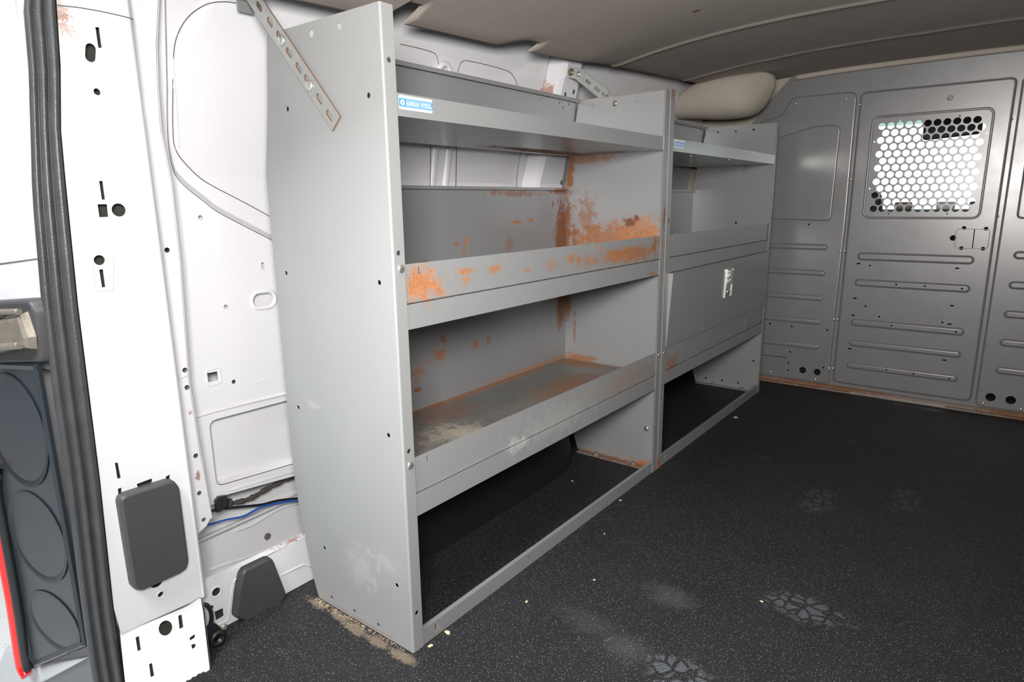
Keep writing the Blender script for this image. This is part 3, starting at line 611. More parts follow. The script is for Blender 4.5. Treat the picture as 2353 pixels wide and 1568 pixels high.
k = MB(); prism(k, lf, rounded([(ly-.036, lz-.054), (ly+.036, lz-.054), (ly+.036, lz+.052), (ly-.036, lz+.052)], .006), .0025)
raised(k, lf, [(ly-.036, lz-.054), (ly+.036, lz-.054), (ly+.036, lz+.052), (ly-.036, lz+.052)], [(0, .0025), (.002, .009), (.004, .009), (.006, .004)], cap=False, smooth=False)
latch = sub(k, 'latch', M['screw'], door, B_); latch['label'] = 'bright steel paddle latch'
k = MB(); prism(k, lf, rounded([(ly+.004, lz-.008), (ly+.029, lz-.008), (ly+.029, lz+.045), (ly+.004, lz+.045)], .004), .006, .004); k2 = latch
prism(k, lf, rounded([(ly-.026, lz-.004), (ly-.006, lz-.004), (ly-.006, lz+.008), (ly-.026, lz+.008)], .003), .010, .003)
prism(k, lf, rounded([(ly-.026, lz+.016), (ly-.006, lz+.016), (ly-.006, lz+.028), (ly-.026, lz+.028)], .003), .010, .003)
lathe(k, lf.p(ly-.004, lz-.034, .003), (1, 0, 0), [(.014, 0), (.014, .007), (.010, .010), (.004, .011)], 16)
sub(k, 'latch_lever', M['screw'], door, B_)

# ================================================================== slotted straps
def strap(name, label, y, d, ctr, slots, bolts, wid, thick, n=-1, end=None):
    a, b = ctr; o = thing(name, label, 'strap', (a[0], y, min(a[1], b[1])), 'slotted steel straps bracing the shelving to the van body')
    fr = YF(y, n); dv = Vector((b[0]-a[0], b[1]-a[1])).normalized(); nn = Vector((-dv.y, dv.x))*wid/2
    mb = MB()
    plate(mb, fr, [(a[0]+nn.x, a[1]+nn.y), (a[0]-nn.x, a[1]-nn.y), (b[0]-nn.x, b[1]-nn.y), (b[0]+nn.x, b[1]+nn.y)],
          [stadium((s[0]-dv.x*.0072, s[1]-dv.y*.0072), (s[0]+dv.x*.0072, s[1]+dv.y*.0072), .0045, 6) for s in slots], thick, thick)
    sb = mb.build('strap_bar', M['strap'], o); sb.data.materials.append(M['strap_edge'])
    for pf in sb.data.polygons: pf.material_index = 1 if abs(pf.normal.y) < .5 else 0
    for h in bolts: screw('bolt', (h[0], y+n*thick, h[1]), (0, n, 0), .0095, o, 'zinc', False)
    return o
M['strap'] = mat('galvanised_strap_rust_edged', (.33, .345, .335), .42, .5, .10, 70, rust=[rb((-.16, 0, 1.13), (.012, .05, .05), .5, 1.8, .5)])
M['strap_edge'] = mat('strap_rusty_cut_edge', (.17, .075, .035), .8, 0, .4, 90)
e = T['BR1_ED']; top = ((e[0][0]+e[1][0])/2, (e[0][1]+e[1][1])/2); bot = ((e[2][0]+e[3][0])/2, (e[2][1]+e[3][1])/2)
wid = (Vector(e[2])-Vector(e[3])).length
dirv = (Vector(top)-Vector(bot)).normalized(); top = tuple(Vector(bot)+dirv*.34)
S1 = strap('mounting_strap', 'long slotted galvanised strap bolted diagonally across the nearest end panel', -.0016, -1, (bot, top), T['BR1_SLOT'], T['BR1_BOLT'], wid, .003)
mb = MB()
for i, (dx_, dz_) in enumerate(((0, 0),)):
    p = Vector((top[0], -.006, top[1])); mb.box(top[0]-.035, top[0]+.008, -.008, .022, top[1]-.012, top[1]-.009); mb.box(top[0]-.037, top[0]-.034, -.008, .022, top[1]-.030, top[1]+.012)
mb.build('end_clip', M['strap'], S1)
e = T['BR2_ST']; top2 = ((e[0][0]+e[3][0])/2, (e[0][1]+e[3][1])/2); bot2 = ((e[1][0]+e[2][0])/2, (e[1][1]+e[2][1])/2)
dv = (Vector(bot2)-Vector(top2)).normalized(); bot2 = tuple(Vector(bot2)+dv*.012)
sl2 = T['BR2_SLOT']+[tuple(Vector(T['BR2_SLOT'][1])+dv*.031)]
S2 = strap('mounting_strap', 'short slotted strap with square angle plate rising behind the middle divider', 1.0725, -1, (bot2, top2), sl2, [], (Vector(e[0])-Vector(e[3])).length*.95, .003)
pl = T['BR2_PL']; mb = MB(); fr = YF(1.0695, -1)
plate(mb, fr, pl, (), .003, .004); mb.build('angle_plate', M['strap'], S2)
hexbolt('bolt', (T['BR2_BOLT'][0][0], 1.0655, T['BR2_BOLT'][0][1]), (0, -1, 0), .0085, S2, 'brass')
screw('bolt', (T['BR2_BOLT'][1][0], 1.0655, T['BR2_BOLT'][1][1]), (0, -1, 0), .008, S2, 'zinc', False)
# ================================================================== partition (front wall)
YB = 2.331; HB = .0065
fb = YF(YB, -1); fr5 = YF(YB-HB, -1)
ZT = 1.372
bt = T['BK_TOP']
outer = [(-.40, 0), (1.44, 0), (1.44, ZT), (bt[3][0], ZT), (bt[2][0], bt[2][1]+.004), bt[1], bt[0], (-.24, 1.10), (-.40, 1.06)]
LP = rounded(ccw(T['BK_LP'][:8]+[(.2456, .7603), (.2365, .030), (.231, .0235), (-.35, .0235), (-.35, 1.02), (-.24, 1.09)]), .008, 3)
DR = [(.254, .0385), (.7600, .0385), (.7600, 1.2605), (.254, 1.2605)]
RPx0 = .7725
RP = rounded([(RPx0, .0235), (1.40, .0235), (1.40, 1.262), (RPx0, 1.262)], .025, 5)
mb = MB()
plate(mb, fb, outer, [ccw(offset(ccw(LP), .001)), ccw(offset(ccw(rounded(DR, .022, 5)), -.003)), ccw(offset(ccw(RP), .001))], .0015)
ring_o = [(.225, .012), (.789, .012), (.789, 1.289), (.225, 1.289)]; ring_i = [(.266, .050), (.748, .050), (.748, 1.249), (.266, 1.249)]
plate(mb, YF(YB+.006, -1), ring_o, [ring_i], .001)  # backing ring added to stop light leaking round the door
PR = [(0, 0), (.0015, .004), (.004, .006), (.008, HB)]
def hole(c, r, n=12): return circle(c, r, n)
lh = [hole(h, .004) for h in T['BK_LHOLE']]+[hole(h, .0145, 20) for h in T['BK_LBIG']]+[stadium(T['BK_SLIT'][0], T['BK_SLIT'][1], .0014, 3)]
raised(mb, fb, LP, PR, lh)
rh = [hole(h, .0045) for h in T['BK_RHOLE']]+[hole(h, .0165, 20) for h in T['BK_RBIG']]
raised(mb, fb, RP, PR, rh)
RIB = [(0, 0), (.003, .0015), (.006, .0045), (.009, .0055)]
zl = [.6327, .5198, .4085, .3014, .1873]
for z in zl:
    raised(mb, fr5, stadium((-.33, z+.0), (.172, z), .0135, 7), RIB)
for h in T['BK_RRIB']:
    raised(mb, fr5, stadium((h[0]+.0155, h[1]), (1.33, h[1]), .0155, 7), RIB)
raised(mb, fr5, rounded(ccw(T['BK_LR'][:6]+[(-.34, .758), (-.34, .98)]), .01, 3), [(0, 0), (.003, .003), (.006, .004), (.009, .0035)])
raised(mb, fr5, rounded([(T['BK_RR'][1][0], .757), (1.34, .757), (1.34, 1.10), (T['BK_RR'][1][0], 1.10)], .02, 5), [(0, 0), (.003, .004), (.006, .0055), (.010, .005)])
WF = mb.build('wall_front', M['bulk']); tag(WF, 'grey ribbed steel partition across the front of the cargo space', 'partition wall', kind='structure')
rv = T['BK_RIV']
for h in rv: 
    if .27 < h[0] < .74 and h[1] > .1 and h[1] < 1.2: continue
    onp = (h[0] < .24 or h[0] > .775)
    screw('rivet', (h[0], YB-(HB if onp else 0), h[1]), (0, -1, 0), .0055, WF, 'zinc', False)
# door in the middle
D1 = MB(); fd = YF(YB-.002, -1); HD = .008
do = rounded(DR, .024, 6); win = rounded([(.3143, .765), (.6985, .765), (.6985, 1.1535), (.3143, 1.1535)], .022, 6)
dh = [win]+[hole(h, .0038) for h in T['BK_DHOLE']]+[stadium((h[0]-.0045, h[1]), (h[0]+.0045, h[1]), .0028, 5) for h in T['BK_DSLOT']]
lt = T['BK_LATCH']; dh += [hole(h, .0072, 14) for h in lt[:4]]+[hole(lt[4], .0108, 18)]
lpz = T['BK_LATCHP']; dh += [stadium(lpz[4], lpz[5], .0016, 3)]
raised(D1, fd, do, [(0, 0), (.0015, .005), (.004, .007), (.009, HD)], dh)
fdt = YF(YB-.002-HD, -1)
holes_on = T['BK_DHOLE']
for (a, b), r in zip(T['BK_DRIB'], (.0175, .0165, .0165, .0150, .0150)):
    z = (a[1]+b[1])/2; hs = [hole(h, .0038) for h in holes_on if abs(h[1]-z) < .010]
    raised(D1, fdt, stadium((.302+r, z), (.708-r, z), r, 7), RIB, hs)
# pressed edge round the window recess
raised(D1, fdt, offset(ccw(win), -.010), [(0, 0), (.003, .0025), (.007, .0025), (.010, -.001)], cap=False)
# faint outline of the blanked lock plate
x0, z0_, x1, z1_ = lpz[0][0]-.002, lpz[3][1], lpz[1][0]+.002, lpz[0][1]
raised(D1, fdt, rounded([(x0, z0_), (x1, z0_), (x1, z1_), (x0, z1_)], .014, 5), [(0, 0), (.0012, .0008), (.0026, 0)], cap=False)
DO = D1.build('door_1', M['bulk']); tag(DO, 'grey steel door panel in the partition with a round-hole mesh window', 'door', kind='structure')
mb = MB(); fw = YF(YB-.004, -1); hs = []
px = .03133; pz = .02713
for r in range(13):
    for k in range(11):
        hs.append(circle((.3431+(.0157 if r % 2 else 0)+k*px, 1.1217-r*pz), .0130, 20))
hs += [circle(h, .0030, 8) for h in ((.405, 1.139), (.322, 1.063), (.322, .878), (.690, 1.070), (.690, .876), (.60, 1.139), (.40, .776), (.60, .776))]
plate(mb, fw, offset(ccw(win), -.004), hs, .002)
W1 = mb.build('perforated_window', M['bulk']); W1.parent = DO
W1['label'] = 'perforated steel window with rows of round holes'
# mirrored maker's name pressed into the door above the window
t0, t1, tc = T['BK_TXT']
cu = bpy.data.curves.new('pressed_lettering', 'FONT'); cu.body = 'ADRIAN STEEL'; cu.size = 1; cu.extrude = .06; cu.bevel_depth = .01
to = bpy.data.objects.new('pressed_lettering', cu); C.objects.link(to); bpy.context.view_layer.update()
me = bpy.data.meshes.new_from_object(to.evaluated_get(bpy.context.evaluated_depsgraph_get())); bpy.data.objects.remove(to)
xs = [v.co.x for v in me.vertices]; w = max(xs)-min(xs); k = (t1[0]-t0[0])/w
for v in me.vertices: v.co = Vector((t1[0]-(v.co.x-min(xs))*k, YB-.002-HD-(.0018 if v.co.z > 0 else -.0005), t0[1]-.006+v.co.y*k*1.0))
me.flip_normals(); me.materials.append(M['bulk']); o = bpy.data.objects.new('pressed_lettering', me); C.objects.link(o); o.parent = DO
mb = MB(); ring = circle(tc, .0105, 24); raised(mb, fdt, ring, [(0, 0), (.001, .0012), (.0025, .0012), (.0035, 0)], cap=False)
raised(mb, fdt, circle((tc[0], tc[1]), .0055, 12), [(0, 0), (.001, .001), (.002, .001), (.003, 0)], cap=False)
o = mb.build('pressed_emblem', M['bulk'], None); o.parent = DO
# rusty sill rail along the foot of the partition
M['rail'] = mat('rusty_floor_rail', (.28, .24, .21), .55, .3, .2, 12, rust=[((.25, 2.31, .02), (.30, .04, .02), .9, 1.6, .4), ((.95, 2.31, .015), (.2, .04, .02), .9, 1.6, .4), ((-.05, 2.31, .01), (.2, .04, .014), .7, 1.6, .35)])
mb = MB(); prof = [(2.330, .0), (2.300, .0), (2.297, .004), (2.300, .008), (2.312, .010), (2.318, .018), (2.324, .022), (2.330, .022)]
vs = []; fs = []
for x in (-.36, 1.44): vs += [(x, y, z) for y, z in prof]
n = len(prof); fs = [(i, (i+1) % n, n+(i+1) % n, n+i) for i in range(n)]+[tuple(range(n)), tuple(range(n, 2*n))]
mb.add(vs, fs); t1_ = mb.build('trim_1', M['rail']); tag(t1_, 'rust-stained metal rail along the foot of the partition', 'floor rail', kind='structure')
mb = MB(); mb.box(.329, .677, 2.2995, 2.305, .0085, .0112)
o = mb.build('bright_strip', M['alu'], None); o.parent = t1_; o['label'] = 'bright bare metal strip'

# ================================================================== headliner
def zc(y): return 1.27+.042*(y+.35)-.0*y if y < 2.4 else 1.3855
def edge_z(y): # height of the headliner's free left edge
    pts = [(-.5, 1.19), (.025, 1.209), (.324, 1.219), (.646, 1.232), (.79, 1.238), (1.08, 1.256), (1.254, 1.271), (1.86, 1.304), (2.6, 1.34)]
    for (a, za), (b, zb) in zip(pts, pts[1:]):
        if y <= b: return za+(zb-za)*(y-a)/(b-a)
    return 1.34
def centre_z(y):
    pts = [(-.5, 1.29), (0, 1.30), (1.25, 1.335), (1.83, 1.352), (2.331, 1.366), (3.5, 1.38)]
    for (a, za), (b, zb) in zip(pts, pts[1:]):
        if y <= b: return za+(zb-za)*(y-a)/(b-a)
    return 1.38
def xedge(y):
    e = -.30
    if .655 < y < .795:
        t = (y-.655)/.14; e += .050*min(1, 1.25*math.sin(min(1, t*1.15)*PI/2))*(1 if t < .93 else (1-t)/.07)
    if .27 < y < .335:
        t = (y-.27)/.065; e += .075*(1 if t < .8 else (1-t)/.2)
    return e
def head_z(x, y):
    u = min(1.25, abs(x-.55)/.85)
    z = centre_z(y)-(centre_z(y)-edge_z(y))*u**3.0
    for ys, s in ((1.262, 1), (1.835, 1)):
        ysx = ys-(.035*(x+.3) if ys > 1.5 else .0)
        d = y-ysx
        z -= .0035*math.exp(-(d/.009)**2)+(.002 if d > 0 else 0)*math.exp(-abs(d)/.05)
    z += .0025*mnoise.noise(Vector((x*3.1, y*2.3, .3)))
    return z
ys = []; y = -.36
while y < 2.326:
    ys.append(y); y += .008 if (.24 < y < .36 or .64 < y < .82 or 1.22 < y < 1.30 or 1.76 < y < 1.87) else .03
ys.append(2.326)
us = [0, .004, .010, .02, .035, .055, .08, .11, .15, .2, .26, .33, .40, .48, .56, .64, .72, .80, .88, .94, 1]
mb = MB(); nx = len(us); top = []; bot = []
for y in ys:
    x0 = xedge(y)
    for u in us:
        x = x0+(1.40-x0)*u; z = head_z(x, y)
        curl = .010*max(0, 1-u/.02) 
        bot.append((x, y, z+curl*.6)); top.append((x, y, z+.012))
k = len(bot)
fs = [(j*nx+i, j*nx+i+1, (j+1)*nx+i+1, (j+1)*nx+i) for j in range(len(ys)-1) for i in range(nx-1)]
mb.add(bot, fs, True); mb.add(top, [f[::-1] for f in fs], True)
bd = [(j*nx, (j+1)*nx) for j in range(len(ys)-1)]
mb.add(bot+top, [(a, b, k+b, k+a) for a, b in bd]+[(i, i+1, k+i+1, k+i) for i in range(nx-1)])
CE = mb.build('ceiling', M['cloth']); tag(CE, 'grey fabric headliner sagging slightly across the roof', 'ceiling', kind='structure')
# light edging where the headliner meets the partition
mb = MB(); pts = [(x, 2.318, head_z(x, 2.318)-.010) for x in (-.0, .2, .45, .7, .95, 1.2, 1.38)]
tube(mb, pts, .011, 8); tr2_ = mb.build('trim_2', M['cloth2']); tag(tr2_, 'pale fabric edging between headliner and partition', 'edging', kind='structure')

# drooping padded cover in the roof corner in front of the partition
prof = [(-.47, 1.224, .030, .016), (-.44, 1.222, .050, .030), (-.405, 1.226, .060, .040), (-.385, 1.246, .068, .060), (-.31, 1.268, .085, .088), (-.24, 1.272, .098, .100), (-.17, 1.268, .100, .098), (-.12, 1.263, .096, .090), (-.085, 1.268, .082, .080), (-.055, 1.288, .055, .058), (-.03, 1.318, .018, .016)]
mb = MB(); vs = []; fs = []; n = 20
for x, zc_, ry, rz in prof:
    for i in range(n):
        t = 2*PI*i/n; c_, s_ = math.cos(t), math.sin(t)
        vs.append((x+.02*c_, 2.08+ry*1.15*abs(c_)**.8*(1 if c_ > 0 else -1), min(zc_+rz*abs(s_)**.85*(1 if s_ > 0 else -1), head_z(min(max(x, -.29), 1), 2.08)+.006)))
for j in range(len(prof)-1):
    for i in range(n): fs.append((j*n+i, j*n+(i+1) % n, (j+1)*n+(i+1) % n, (j+1)*n+i))
fs += [tuple(range(n)), tuple(range((len(prof)-1)*n, len(prof)*n))]
mb.add(vs, fs, True)
o = mb.build('padded_cover', M['cloth2']); tag(o, 'bulging tan padded fabric cover hanging in the roof corner before the partition', 'padded cover')
o.modifiers.new('smooth', 'SUBSURF').render_levels = 1

# ================================================================== floor
m, nt, b = new_mat('black_rubber_mat'); co = N(nt, 'ShaderNodeTexCoord').outputs['Object']
vor = N(nt, 'ShaderNodeTexVoronoi'); vor.inputs['Scale'].default_value = 330; nt.links.new(co, vor.inputs['Vector'])
sp = math_node(nt, 'MULTIPLY', ramp(nt, vor.outputs['Distance'], .34, .10), ramp(nt, noise(nt, co, 210, 2), .44, .58))
base = mixc(nt, noise(nt, co, 7, 4), (.014, .014, .0152), (.024, .024, .0252))
base = mixc(nt, math_node(nt, 'MULTIPLY', sp, .85), base, (.27, .27, .275))
nzc = noise(nt, co, 26, 6, .7); nzf = noise(nt, co, 150, 4, .7)
nz = math_node(nt, 'ADD', math_node(nt, 'SUBTRACT', nzc, .5), math_node(nt, 'MULTIPLY', math_node(nt, 'SUBTRACT', nzf, .5), .8))
# dusty boot prints: tread bars inside a sole-shaped patch
FS = T['FL_SPOT']
def tread(ang, sc):
    mp = N(nt, 'ShaderNodeMapping'); mp.inputs['Rotation'].default_value = (0, 0, ang); nt.links.new(co, mp.inputs['Vector'])
    v = N(nt, 'ShaderNodeTexVoronoi', feature='DISTANCE_TO_EDGE'); v.inputs['Scale'].default_value = sc; nt.links.new(mp.outputs[0], v.inputs['Vector'])
    w = N(nt, 'ShaderNodeTexWave'); w.inputs['Scale'].default_value = sc*1.6; w.inputs['Distortion'].default_value = 6; nt.links.new(mp.outputs[0], w.inputs['Vector'])
    return math_node(nt, 'MULTIPLY', ramp(nt, v.outputs['Distance'], .05, .16), math_node(nt, 'MULTIPLY_ADD', w.outputs['Fac'], .6, .4))
tr1 = tread(.6, 34)
for i, (rx, ry, st) in {3: (.10, .055, .9), 4: (.075, .055, .9), 5: (.055, .11, .45), 6: (.05, .12, .35), 7: (.09, .035, .22), 8: (.05, .04, .2), 9: (.10, .04, .15)}.items():
    mk = math_node(nt, 'MULTIPLY', math_node(nt, 'MULTIPLY', blob_mask(nt, co, (FS[i][0], FS[i][1], 0), (rx, ry, .1), nz, 1.0, .0, .45), tr1), st*.65)
    base = mixc(nt, mk, base, (.13, .14, .155))
for i, (rx, ry, st) in {0: (.10, .05, .4), 1: (.06, .05, .7), 2: (.075, .055, .8)}.items():
    mk = math_node(nt, 'MULTIPLY', blob_mask(nt, co, (FS[i][0], FS[i][1], 0), (rx, ry, .1), nz, .9, .0, .8), st*.2)
    base = mixc(nt, mk, base, (.17, .165, .15))  # pale patches paint light highlights and dust into the mat colour
dm = T['DIRT']
for d in dm:
    mk = math_node(nt, 'MULTIPLY', blob_mask(nt, co, (d[0], d[1]-.01, 0), (.05, .016, .1), nz, 1.8, .1, .6), .35)
    base = mixc(nt, mk, base, (.34, .26, .18))
nt.links.new(base, b.inputs['Base Color'])
b.inputs['Roughness'].default_value = .55; b.inputs['Specular IOR Level'].default_value = .14
bp = N(nt, 'ShaderNodeBump'); bp.inputs['Strength'].default_value = .45; bp.inputs['Distance'].default_value = .0015
nt.links.new(vor.outputs['Distance'], bp.inputs['Height']); nt.links.new(bp.outputs[0], b.inputs['Normal'])
M['mat'] = m
mb = MB(); mb.box(-.42, 1.44, -.20, 2.331, -.03, -.0005); mb.box(-.34, 1.44, -.34, -.20, -.03, -.0005)
FL = mb.build('floor', M['mat']); tag(FL, 'black speckled rubber floor mat with dusty boot prints', 'floor', kind='structure')
# wheel arch under the near unit, covered by the same mat
mb = MB(); vs = []; fs = []; ny, na = 22, 12
for j in range(ny+1):
    y = .045+.945*j/ny; s = (1-abs(2*j/ny-1)**4.0)**.5; s = max(s, .0)
    for i in range(na+1):
        t = PI/2*i/na; w_ = .185*max(s, .12)**.35; h_ = .255*s
        vs.append((-.400+w_*math.sin(t)**.55 if t > 0 else -.400, y, h_*max(0, math.cos(t))**.55-.0005))
for j in range(ny):
    for i in range(na): fs.append((j*(na+1)+i, j*(na+1)+i+1, (j+1)*(na+1)+i+1, (j+1)*(na+1)+i))
mb.add(vs, fs, True); o = mb.build('wheel_arch', M['rubber']); tag(o, 'black rubber-covered wheel arch under the lowest shelf of the near unit', 'wheel arch')

# crumbs and grit
for i, (cx, cy) in enumerate(T['CRUMB']):
    bm = bmesh.new(); bmesh.ops.create_icosphere(bm, subdivisions=2, radius=(.005, .004, .0035, .003, .0025, .0055, .003, .003, .0025)[i])
    for v in bm.verts: v.co = Vector((v.co.x*1.4, v.co.y*.8, v.co.z*.6))*(1+.35*mnoise.noise(v.co*260+Vector((i*3, 0, 0))))
    zmin = min(v.co.z for v in bm.verts); 
    for v in bm.verts: v.co.z -= zmin
    me = bpy.data.meshes.new('crumb'); bm.to_mesh(me); bm.free(); me.materials.append(M['crumb'])
    o = bpy.data.objects.new('crumb', me); C.objects.link(o); o.location = (max(cx, .012) if abs(cx) < .03 and cx > -.1 else cx, cy, -.0005); o.rotation_euler = (0, 0, i*1.3)
    lab = ['largest pale wood chip on the mat just right of the near front corner', 'small wood chip at the near front corner of the shelving', 'pale chip on the mat under the near shelf, by the wheel arch', 'tiny chip beside the middle of the front base rail', 'tiny chip on the mat in front of the base rail',
           'long pale splinter on the mat beside the far unit', 'tiny chip beside the near part of the base rail', 'tiny chip lying near the boot print', 'tiny chip on the open mat before the middle divider'][i]
    tag(o, lab, 'wood chip', 'wood chips scattered on the floor mat')
mb = MB()
for i in range(230):
    t = random.random(); a = Vector((-.30, 0, 0)).lerp(Vector((-.02, 0, 0)), t); r = random.uniform(.0006, .0019)*(1.25-t*.6)
    p = Vector((a.x, -.002-abs(random.gauss(0, .007))*(1.1-.7*t), -.0005))
    vs = [p+Vector((math.cos(k*2*PI/5)*r, math.sin(k*2*PI/5)*r, 0)) for k in range(5)]+[p+Vector((0, 0, r*1.1))]
    mb.add(vs, [(k, (k+1) % 5, 5) for k in range(5)]+[(4, 3, 2, 1, 0)])
M['grit'] = mat('sandy_grit', (.28, .21, .14), .9, 0, .3, 300)
o = mb.build('grit', M['grit']); tag(o, 'line of sandy grit along the foot of the nearest end panel', 'grit', kind='stuff')
# ================================================================== left body side
def rot_blob(pts, r, st=.8, amt=1.7, ora=.8): return [(p, r, st, amt, ora) for p in pts]
M['white_r'] = mat('white_body_paint_chipped', (.65, .65, .675), .28, 0, .015, 3, coat=.3, rust=
    rot_blob([(-.385, -.178, .212), (-.385, -.196, .205)], (.03, .006, .005), 1, 1., 1.)+rot_blob([(-.385, -.168, .545)], (.03, .004, .006), .8, 2.0, .3)+
    rot_blob([(-.385, -.163, .46), (-.385, -.185, .46)], (.03, .004, .004), .6, 2.2, .3)+rot_blob([(-.37, .0, .1125), (-.37, .03, .1115)], (.03, .05, .0025), .5, 2.2, .35)+
    rot_blob([(-.41, 1.03, 1.17)], (.05, .016, .05), .8, 1.6, .75)+rot_blob([(-.33, -.322, 1.125), (-.33, -.318, 1.10)], (.03, .012, .02), .5, 2.2, .6)+rot_blob([(-.385, -.185, .33)], (.03, .004, .008), .7, 2.2, .25))
WM = M['white_r']; M['hole_shade'] = mat('hole_shade', (.035, .035, .03), .8, 0, .2, 30)  # near-black colour stands in for the shade inside body holes
PIL = XF(-.33); 
pr = [(-.221, .115), (-.221, 1.30)]
left = T['PI_LEFT']
outline = [(-.229, .112), (-.229, 1.33), (-.309, 1.33)]+[(p[0], p[1]) for p in left]+[(-.372, .119)]
hol = [ccw(s) for i, s in enumerate(T['PI_SLOTS']) ]
ci = T['PI_CIRC']; hol += [circle(c, r, 16) for c, r in zip(ci, (.0105, .008, .0115, .0052, .0055))]
ov = T['PI_OVAL']; hol += [stadium((ov[0][0]-.0012, ov[0][1]-.006), (ov[0][0]+.0012, ov[0][1]+.007), .0072, 6)]
PL = MB(); plate(PL, PIL, outline, hol, .0015)
def edge_round(mb, x0, y0, x1, y1, z0, z1, k=6):
    """rounded fold from (x0,y0) round to (x1,y1)"""
    vs = []; fs = []
    for i in range(k+1):
        t = PI/2*i/k; x = x0+(x1-x0)*(1-math.cos(t)); y = y0+(y1-y0)*math.sin(t)
        vs += [(x, y, z0), (x, y, z1)]
    mb.add(vs, [(2*i, 2*i+1, 2*i+3, 2*i+2) for i in range(k)], True)
edge_round(PL, -.33, -.229, -.340, -.220, .112, 1.33); PL.add([(-.340, -.220, .112), (-.340, -.220, 1.33), (-.385, -.220, 1.33), (-.385, -.220, .112)], [(0, 1, 2, 3)])
bx = T['PI_EMB'][1]; raised(PL, PIL, rounded([(p[0], p[1]) for p in bx], .006, 3), [(0, 0), (.0015, .0012), (.003, .0016), (.0045, 0)], cap=False)
raised(PL, PIL, rounded([(-.320, .988), (-.261, .988), (-.261, 1.046), (-.320, 1.046)], .018, 6), [(0, 0), (.002, .0012), (.005, .0012), (.007, 0)], cap=False)
for c in (ci[3], ci[4]): raised(PL, PIL, circle(c, .0085, 18), [(0, 0), (.001, .002), (.0022, .002), (.0033, -.004)], cap=False)
T1 = PL.build('trim_3', WM); tag(T1, 'white rear door pillar with slots and holes', 'pillar', kind='structure')
mb = MB(); mb.add([(-.352, -.222, -.1), (-.352, -.222, 1.33)]+[(-.352, p[0]+.012, p[1]) for p in [(-.309, 1.33)]+left]+[(-.352, -.365, -.1)], [tuple(range(len(left)+4))]); o = mb.build('pillar_hole_shade', M['hole_shade'], None); o.parent = T1  # dark sheet set behind the pillar holes to paint their shade
mb = MB(); tube(mb, [(-.3298, *p) for p in T['PI_SEAM']]+[(-.331, -.2215, T['PI_SEAM'][-1][1]-.002)], .0009, 6); o = mb.build('seam', M['seam'], None); o.parent = T1
# lower section of the pillar, leaning in towards the mat
LOW = Frame(lambda a, b: (-.275-.5*b, a, b), (1, 0, .5))
lo = T['LO_OUT']; top = lo[:5]; outl = [(-.372, .121)]+top[1:4]+[(-.233, .112), (-.2365, .090), (-.2575, 0), (-.267, -.006), (-.3986, -.006)]
hol = [ccw(s) for s in T['LO_SLOT']]+[circle(T['LO_CIRC'][0], .0115, 16)]
hol = [h for h in hol if min(p[1] for p in h) > 0]
mb = MB(); plate(mb, LOW, outl, hol, .0015, .0012)
vs = []; rr = [(-.233, .112), (-.2365, .090), (-.2575, 0.0)]
for a, b in rr: vs += [LOW.p(a, b, .0012), LOW.p(a+.006, b, -.006), LOW.p(a+.008, b, -.06)]
mb.add(vs, [(0, 1, 4, 3), (1, 2, 5, 4), (3, 4, 7, 6), (4, 5, 8, 7)], True)
k2_ = MB(); k2_.add([LOW.p(a, b_, -.018) for a, b_ in ((-.37, .10), (-.235, .10), (-.255, 0), (-.39, 0))], [(0, 1, 2, 3)])
T2 = mb.build('trim_4', WM); tag(T2, 'white kicked-out foot of the rear door pillar', 'pillar', kind='structure'); o = k2_.build('pillar_hole_shade', M['hole_shade'], None); o.parent = T2  # dark sheet behind the foot's holes, again as painted shade
mb = MB(); tube(mb, [tuple(LOW.p(a, b+.001, .0016)) for a, b in outl[0:5]], .0008, 6); o = mb.build('seam', M['seam'], None); o.parent = T2

# channel strip beside the pillar
ST = Frame(lambda a, b: (-.385+.06*max(0, b-.9), a, b), (1, 0, 0))
ed = T['ST_EDGE']; E_ = [(-.132, 1.33)]+[(p[0], p[1]) for p in ed]
outl = [(-.228, 1.33), (-.228, .204), (-.212, .206)]+[(p[0]-.004, p[1]) for p in T['ST_BOT'][1:2]]+[(E_[-1][0]-.008, E_[-1][1]+.001)]+[(p[0]-.006, p[1]) for p in E_[::-1]]
mb = MB(); plate(mb, ST, outl, [circle(h, r, 14) for h, r in zip(T['ST_HOLE'], (.0048, .0048, .0048, .0048, .0045, .0045))], .0015)
vs = []
for p in E_[::-1]:
    xo = -.385+.06*max(0, p[1]-.9)
    vs += [(xo, p[0]-.006, p[1]), (xo-.002, p[0]-.002, p[1]), (xo-.008, p[0], p[1]), (xo-.075, p[0], p[1])]
k = len(E_); mb.add(vs, [(4*i+j, 4*i+j+1, 4*i+j+5, 4*i+j+4) for i in range(k-1) for j in range(3)], True)
zsm = .525
tube(mb, [(-.3852, -.222, zsm), (-.384, -.205, zsm+.003), (-.384, -.180, zsm+.008)], .0016, 6)
T3 = mb.build('trim_5', WM); tag(T3, 'narrow white body channel beside the rear pillar', 'body channel', kind='structure')

